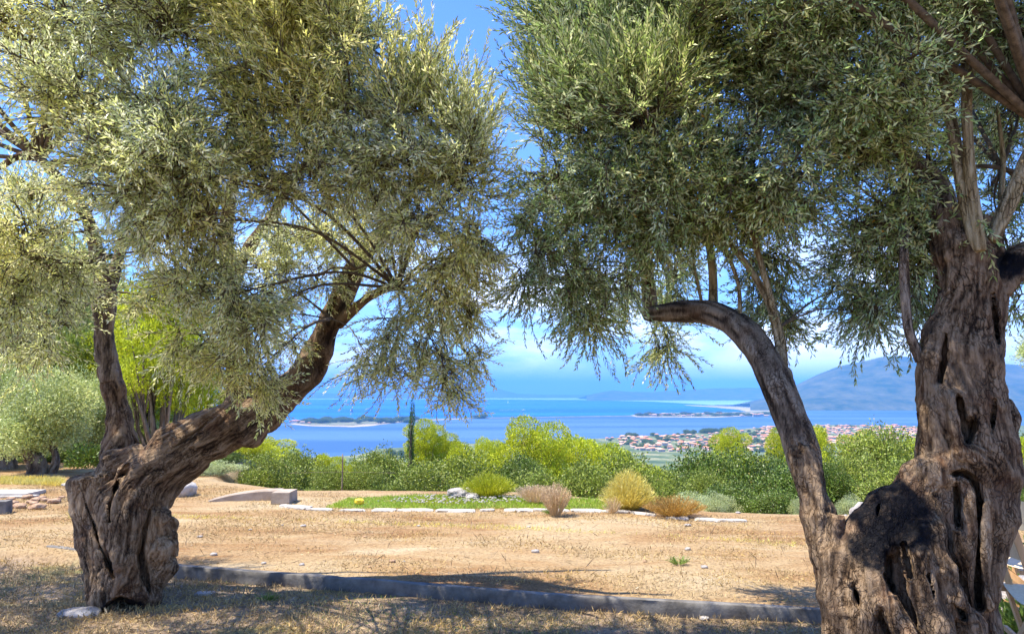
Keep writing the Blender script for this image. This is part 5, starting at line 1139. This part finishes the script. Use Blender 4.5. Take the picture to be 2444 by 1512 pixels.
# ------------------------------------------------------------------ canvas chairs on a stone floor at the right edge
fl_ = [G(x, y, .004)[:2] for x, y in ((2330, 1475), (3100, 1475))]
o = MB()
for i in range(5):
    for j in range(4):
        o.box((2.75+i*.46, 3.35+j*.40, .012), (.44, .38, .03), rz=random.uniform(-.01, .01))
o = o.build('stone_paving', M['limestone'], smooth=False); tag(o, kind='structure')
def chair(loc, rz, label):
    o = empty('folding_chair', loc, rz); tag(o, label, 'chair', 'wooden folding chairs with cream canvas')
    W_, D_ = .54, .44; wd = M['wood']
    for sx in (-1, 1):
        x = sx*W_/2
        MB().bar((x, -D_/2, .62), (x, D_/2+.03, .635), .055, .022).build('armrest', wd, o, smooth=False)
        MB().bar((x, D_/2-.07, .43), (x, D_/2+.05, .88), .022, .034).build('back_post', wd, o, smooth=False)
        MB().bar((x, -D_/2+.04, .02), (x, -D_/2+.05, .61), .024, .036).build('arm_post', wd, o, smooth=False)
        MB().bar((x, -D_/2, .43), (x, D_/2, .43), .024, .04).build('seat_rail', wd, o, smooth=False)
        MB().bar((x, -D_/2, .014), (x, D_/2, .014), .03, .028).build('foot_rail', wd, o, smooth=False)
    for yy in (-D_/2+.07, D_/2-.05):
        MB().bar((-W_/2+.02, yy, .03), (W_/2-.02, yy, .42), .020, .036).build('cross_leg', wd, o, smooth=False)
        MB().bar((W_/2-.02, yy+.024, .03), (-W_/2+.02, yy+.024, .42), .020, .036).build('cross_leg', wd, o, smooth=False)
    MB().bar((-W_/2, D_/2-.03, .2), (W_/2, D_/2-.03, .2), .018, .03).build('stretcher', wd, o, smooth=False)
    def cloth(P0, n=10, th=.003):
        V = np.array(P0).reshape(-1, 3); return V
    n = 12; V = []
    for i in range(n+1):
        t = i/n*2-1
        for yy in (-D_/2+.02, D_/2-.03): V.append((t*W_/2, yy, .455-.035*(1-t*t)))
    V = np.array(V); V2 = V-[0, 0, .004]; k = len(V); q = [[2*i, 2*i+2, 2*i+3, 2*i+1] for i in range(n)]
    MB().add(np.vstack([V, V2]), q+[[a+k for a in r[::-1]] for r in q]).build('seat', M['canvas'], o)
    V = []
    for i in range(n+1):
        t = i/n*2-1
        for z in (.69, .88): V.append((t*W_/2*1.03, D_/2+.0+.25*(z-.66)+.05*(1-t*t), z+.02*(z > .8)*(t*t)))
    V = np.array(V); V2 = V+[0, .005, 0]
    MB().add(np.vstack([V, V2]), [r[::-1] for r in q]+[[a+k for a in r] for r in q]).build('back_canvas', M['canvas'], o)
    return o
chair((3.0, 4.2, .028), 1.25, 'wooden folding chair with cream canvas, nearest at the right edge')
chair((3.56, 5.0, .028), 2.3, 'second wooden folding chair with cream canvas, farther behind the first at the right edge')
leafy('low_green_plant', M['greenblade'], (3.28, 4.95, .02), (.16, .2, .26), 1100, .05, .022, .4, 'low fresh green plant between the two canvas chairs', 'plant', 71)
leafy('low_green_plant', M['greenblade'], (4.35, 6.1, .05), (.4, .25, .38), 1400, .05, .022, .4, 'fresh green plant behind the farther canvas chair', 'plant', 72)
for i, (x, y) in enumerate(((3.35, 5.3), (3.62, 5.55), (3.95, 5.75))):
    rock('wall_stone', (x, y, .1), (.3, .22, .24), ('grey stone beside the low plant, nearest the trunk', 'grey stone, middle one of three behind the chairs', 'grey stone behind the farther chair')[i], 'stone', M['rock'], 50+i)

# ================================================================== town, islands, boats
def house_mesh(name, w, d, h, rh, wm, rm, seed):
    mb = MB(); mb.box((0, 0, h/2-1), (w, d, h+2), m=0)
    e = 1.3; x, y = w/2+e, d/2+e
    V = [(-x, -y, h), (x, -y, h), (x, y, h), (-x, y, h), (-x+y*.8, 0, h+rh), (x-y*.8, 0, h+rh)]
    mb.add(V, q=[[0, 1, 5, 4], [2, 3, 4, 5]], t=[[1, 2, 5], [3, 0, 4]], m=1); mb.add([v for v in V[:4]], [[3, 2, 1, 0]], m=1)
    mb.box((w*.2, 0, h+rh*.8), (.8, .8, 1.6), m=0)
    for s in (-1, 0, 1):
        for z in (1.6, 4.4):
            if z < h-1: mb.box((s*w*.3, -d/2-.03, z), (1.3, .1, 1.5), m=2)
    return mb.mesh(name, [wm, rm, M['metal']], smooth=False)
HM = [house_mesh('house', w, d, h, rh, M[wm], M[rm], i) for i, (w, d, h, rh, wm, rm) in enumerate([(12, 9, 6, 2.2, 'wall', 'roof'), (15, 10, 6.5, 2.4, 'wall2', 'roof'), (11, 10, 5, 2.4, 'wall', 'roof2'), (17, 11, 8.5, 2.2, 'wall', 'roof2'), (10, 8, 4, 2, 'wall2', 'roof2'), (22, 12, 9, 1.8, 'wall', 'roof')])]
rs_ = random.Random(12)
def town_pts(n, poly):
    pts = []; ps = poly
    xs_ = [p[0] for p in ps]; ys_ = [p[1] for p in ps]
    while len(pts) < n:
        x = rs_.uniform(min(xs_), max(xs_)); y = rs_.uniform(min(ys_), max(ys_)); ins = False; j = len(ps)-1
        for i in range(len(ps)):
            a, b = ps[i], ps[j]
            if (a[1] > y) != (b[1] > y) and x < (b[0]-a[0])*(y-a[1])/(b[1]-a[1])+a[0]: ins = not ins
            j = i
        if ins: pts.append((x, y))
    return pts
West = [(1440, 1047), (1520, 1043), (1600, 1039), (1700, 1033), (1790, 1024), (1850, 1021), (1850, 1078), (1700, 1076), (1560, 1078), (1500, 1070)]
East = [(1790, 1022), (1850, 1019), (2000, 1014.5), (2110, 1016), (2200, 1020), (2180, 1050), (2000, 1062), (1850, 1064)]
allp = town_pts(300, West)+town_pts(620, East); 
def hp(x, y): c = GG(x, y, WZ+1.8); return c
allp.sort(key=lambda p: -p[1])
th = MB()
HL = {0: 'small white house with orange-red roof in the town by the lagoon', 1: 'cream house with orange-red roof in the town by the lagoon', 2: 'small white house with pale tiled roof in the town by the lagoon', 3: 'larger white block with pale tiled roof in the town by the lagoon', 4: 'low cream house with pale tiled roof in the town by the lagoon', 5: 'long white block with orange-red roof in the town by the lagoon'}
for i, (x, y) in enumerate(allp):
    c = hp(x, y); k = rs_.choice([0, 0, 1, 2, 2, 3, 4, 5]); rz = rs_.uniform(-.5, .5)+(0 if rs_.random() < .6 else 1.57); s_ = rs_.uniform(.8, 1.25)
    if i < 300:
        o = link('house', HM[k], None, c); o.rotation_euler.z = rz; o.scale = (s_, s_, s_); tag(o, HL[k], 'house', 'houses of the town: '+HL[k].split(' in ')[0])
    else:
        me = HM[k]; n = len(me.vertices); co = np.zeros(n*3); me.vertices.foreach_get('co', co); co = co.reshape(-1, 3)*s_; cs, sn = math.cos(rz), math.sin(rz)
        co = co@np.array([[cs, sn, 0], [-sn, cs, 0], [0, 0, 1]])+c
        q = [list(p.vertices) for p in me.polygons if len(p.vertices) == 4]; t = [list(p.vertices) for p in me.polygons if len(p.vertices) == 3]
        wm = {0: 0, 1: 1, 2: 0, 3: 0, 4: 1, 5: 0}[k]; rm = {0: 2, 1: 2, 2: 3, 3: 3, 4: 3, 5: 2}[k]
        mp_ = {0: wm, 1: rm, 2: 4}
        th.v.append(co); th.cnt.append((th.n, n, {})); th.q.append(np.array(q)+th.n); th.mq.append(np.array([mp_[p.material_index] for p in me.polygons if len(p.vertices) == 4])); th.t.append(np.array(t)+th.n); th.mt.append(np.array([mp_[p.material_index] for p in me.polygons if len(p.vertices) == 3])); th.n += n
tag(th.build('town_roofs', [M['wall'], M['wall2'], M['roof'], M['roof2'], M['metal']], smooth=False), 'farther crowded red and white houses of the town', 'houses', kind='stuff')
tt = town_pts(90, West)+town_pts(40, East)+[(1500, 1044), (1515, 1043), (1560, 1040), (1640, 1036), (1655, 1035), (1680, 1033), (1690, 1033), (1700, 1031), (1710, 1031), (1725, 1030)]
for i, (x, y) in enumerate(tt):
    c = hp(x, y); cm, sm = KIND['holm'][i % 3]; o = empty('town_tree', c); s_ = rs_.uniform(16, 30)*(1.3 if i > 129 else .8); o.scale = (s_, s_, s_*.7); o.rotation_euler.z = i
    tag(o, 'dark green tree among the houses of the town', 'tree', 'trees in the town'); link('crown', cm, o); link('trunk', sm, o)
# scrub and huts on the spits
def spit_trees(pts, label, group, sc_):
    for i, (x, y) in enumerate(pts):
        c = GG(x, y, WZ+1.4); cm, sm = KIND['holm'][i % 3]; o = empty('spit_tree', c, i); s_ = rs_.uniform(*sc_); o.scale = (s_*2.2, s_*1.4, s_); tag(o, label, 'tree', group); link('crown', cm, o); link('trunk', sm, o)
spit_trees([(x+rs_.uniform(-3, 3), rs_.uniform(1003.5, 1010)) for x in np.linspace(735, 985, 30)], 'dark tree on the sandy spit left of the cypress', 'trees on the sandy spit', (20, 40))
spit_trees([(x+rs_.uniform(-3, 3), rs_.uniform(988.5, 993)) for x in np.linspace(1520, 1845, 34)], 'dark tree on the low island before the white beach', 'trees on the low island', (14, 32))
spit_trees([(1140, 997.6), (1148, 997.6), (1155, 997.6)], 'dark tree on the thin causeway across the lagoon', 'trees on the causeway', (24, 38))
for i, (x, y) in enumerate([(694, 1008), (704, 1009), (712, 1007), (722, 1010), (738, 1011), (760, 1009), (850, 1006)]+[(x, rs_.uniform(989, 994)) for x in np.linspace(1550, 1840, 26)]):
    c = GG(x, y, WZ+1.4); o = link('house', HM[rs_.choice([0, 2, 3, 5])], None, c); o.rotation_euler.z = rs_.uniform(-.4, .4); s_ = rs_.uniform(1, 1.7) if x < 1000 else rs_.uniform(1, 1.9); o.scale = (s_*1.3, s_, s_)
    tag(o, 'red-roofed house at the left end of the sandy spit' if x < 1000 else 'white building on the low island before the white beach', 'house', 'houses on the sandy spit' if x < 1000 else 'buildings on the low island')
for i, (x, y) in enumerate([(1905+12*k+rs_.uniform(-4, 4), 977) for k in range(9)]+[(1990+rs_.uniform(-30, 40), 972-rs_.uniform(0, 6)) for k in range(8)]+[(2410+rs_.uniform(-10, 40), 955+rs_.uniform(-10, 14)) for k in range(8)]):
    c = GG(x, min(y, 977), WZ+2) if y > 974 else P(x, y, 7900+(974-y)*28)
    o = link('house', HM[i % 6], None, c); s_ = rs_.uniform(1.2, 2.0); o.scale = (s_, s_, s_)
    tag(o, 'white building at the foot of the mountain across the water', 'house', 'white buildings below the mountain')
# boats
def boat(x, y, L_, label, sail=False, rz=0.0, wake=0):
    c = GG(x, y, WZ+1.2); o = empty('sailing_boat' if sail else 'motor_boat', c, rz); tag(o, label, 'boat')
    n = 10; V = []
    for i in range(n+1):
        t = i/n; w_ = .16*L_*(1-(2*t-1)**2*(1 if t > .5 else .35)); 
        V += [(L_*(t-.5), -w_, .09*L_), (L_*(t-.5), -w_*.55, -.02*L_), (L_*(t-.5), w_*.55, -.02*L_), (L_*(t-.5), w_, .09*L_)]
    ii = np.arange((n+1)*4).reshape(n+1, 4); q = np.concatenate([np.stack([ii[:-1, k], ii[1:, k], ii[1:, (k+1) % 4], ii[:-1, (k+1) % 4]], -1) for k in range(4)])
    MB().add(V, q).build('hull', M['boat'], o)
    MB().box((-.05*L_, 0, .14*L_), (.35*L_, .16*L_, .10*L_), taper=.8).build('cabin', M['boat'], o, smooth=False)
    if sail:
        MB().box((.05*L_, 0, .6*L_), (.02*L_, .02*L_, 1.1*L_)).build('mast', M['boat'], o, smooth=False)
        MB().add([(.04*L_, 0, .18*L_), (.04*L_, .01*L_, 1.1*L_), (-.42*L_, .03*L_, .2*L_)], t=[[0, 1, 2]]).build('sail', M['boat'], o, smooth=False)
    if wake:
        a = GG(x-wake, y+.3, WZ+1.1)-c; wl = abs(a[0])
        MB().add([(-L_*.4, -2, -.1), (-L_*.4, 2, -.1), (-wl, 14, -.1), (-wl, -14, -.1)], [[0, 1, 2, 3]]).build('wake', M['wake'], o)
boat(1250, 977.8, 42, 'small white motor boat trailing a long wake in the blue water', wake=58)
boat(1137, 967, 45, 'white sailing boat left of the motor boat on the blue water', sail=True)
boat(1213, 961, 45, 'white sailing boat farther out beyond the motor boat', sail=True)
boat(1041, 969, 40, 'small white boat on the blue water left of the cypress top')
SKYT = (.43, .62, 1.04); CLOUD = (7.2, 7.4, 8.0); HAZE = 6.5e-5; EXPO = 1.38

# ------------------------------------------------------------------ light, sky
SUN_DIR = unit(np.array([-.44, -.07, .88]))
el = math.asin(SUN_DIR[2]); az = math.atan2(SUN_DIR[0], SUN_DIR[1])
sd = bpy.data.lights.new("sun", 'SUN'); sd.energy = 4.7; sd.angle = R(.5); sd.color = (1.0, .93, .82)
so = bpy.data.objects.new("sun", sd); COL.objects.link(so)
so.rotation_euler = Vector([float(c) for c in SUN_DIR]).to_track_quat('Z', 'Y').to_euler()
w = bpy.data.worlds.new("World"); SC.world = w; w.use_nodes = True
nt = w.node_tree; nt.nodes.clear()
sky = nt.nodes.new("ShaderNodeTexSky"); sky.sky_type = 'NISHITA'; sky.sun_disc = False
sky.sun_elevation = el; sky.sun_rotation = az; sky.altitude = 200; sky.air_density = 1.0; sky.dust_density = .6; sky.ozone_density = 2.5
tc = nt.nodes.new("ShaderNodeTexCoord"); mp = nt.nodes.new("ShaderNodeMapping"); mp.inputs['Scale'].default_value = (1, 1, 3.2)
nt.links.new(tc.outputs['Generated'], mp.inputs[0])
cn = noise(nt, 3.4, 6, .58, vec=mp.outputs[0], dist=.25)
sx = nt.nodes.new("ShaderNodeSeparateXYZ"); nt.links.new(tc.outputs['Generated'], sx.inputs[0])
band = ramp(nt, [(.0, (.25, .25, .25)), (.06, (1, 1, 1)), (.13, (.8, .8, .8)), (.22, (0, 0, 0))], sx.outputs[2]).outputs[0]
cl = math_(nt, 'MULTIPLY', ramp(nt, [(.45, (0, 0, 0)), (.62, (.8, .8, .8))], cn).outputs[0], band)
tint = mix(nt, 1.0, sky.outputs[0], SKYT, 'MULTIPLY')
cc = mix(nt, cl, tint, CLOUD)
bg = nt.nodes.new("ShaderNodeBackground"); bg.inputs[1].default_value = .15; nt.links.new(cc, bg.inputs[0])
ow = nt.nodes.new("ShaderNodeOutputWorld"); nt.links.new(bg.outputs[0], ow.inputs[0])

# ------------------------------------------------------------------ haze
hz = MB().box((0, 26000, 300), (96000, 54000, 970)).build('haze', None or bpy.data.materials.new('haze'), smooth=False)
hm = hz.data.materials[0]; hm.use_nodes = True; nt = hm.node_tree; nt.nodes.clear()
ou = nt.nodes.new("ShaderNodeOutputMaterial"); pv = nt.nodes.new("ShaderNodeVolumePrincipled")
pv.inputs['Color'].default_value = (.13, .37, .78, 1); pv.inputs['Density'].default_value = HAZE; pv.inputs['Anisotropy'].default_value = 0.0
nt.links.new(pv.outputs[0], ou.inputs['Volume']); tag(hz, kind='stuff', label='thin blue summer haze over the sea and far hills', cat='haze')

SC.view_settings.view_transform = 'Standard'; SC.view_settings.look = 'None'
SC.view_settings.exposure = EXPO; SC.view_settings.gamma = 1
SC.cycles.max_bounces = 8; SC.cycles.diffuse_bounces = 7; SC.cycles.transmission_bounces = 7; SC.cycles.volume_bounces = 1
SC.cycles.use_adaptive_sampling = True; SC.cycles.use_denoising = True
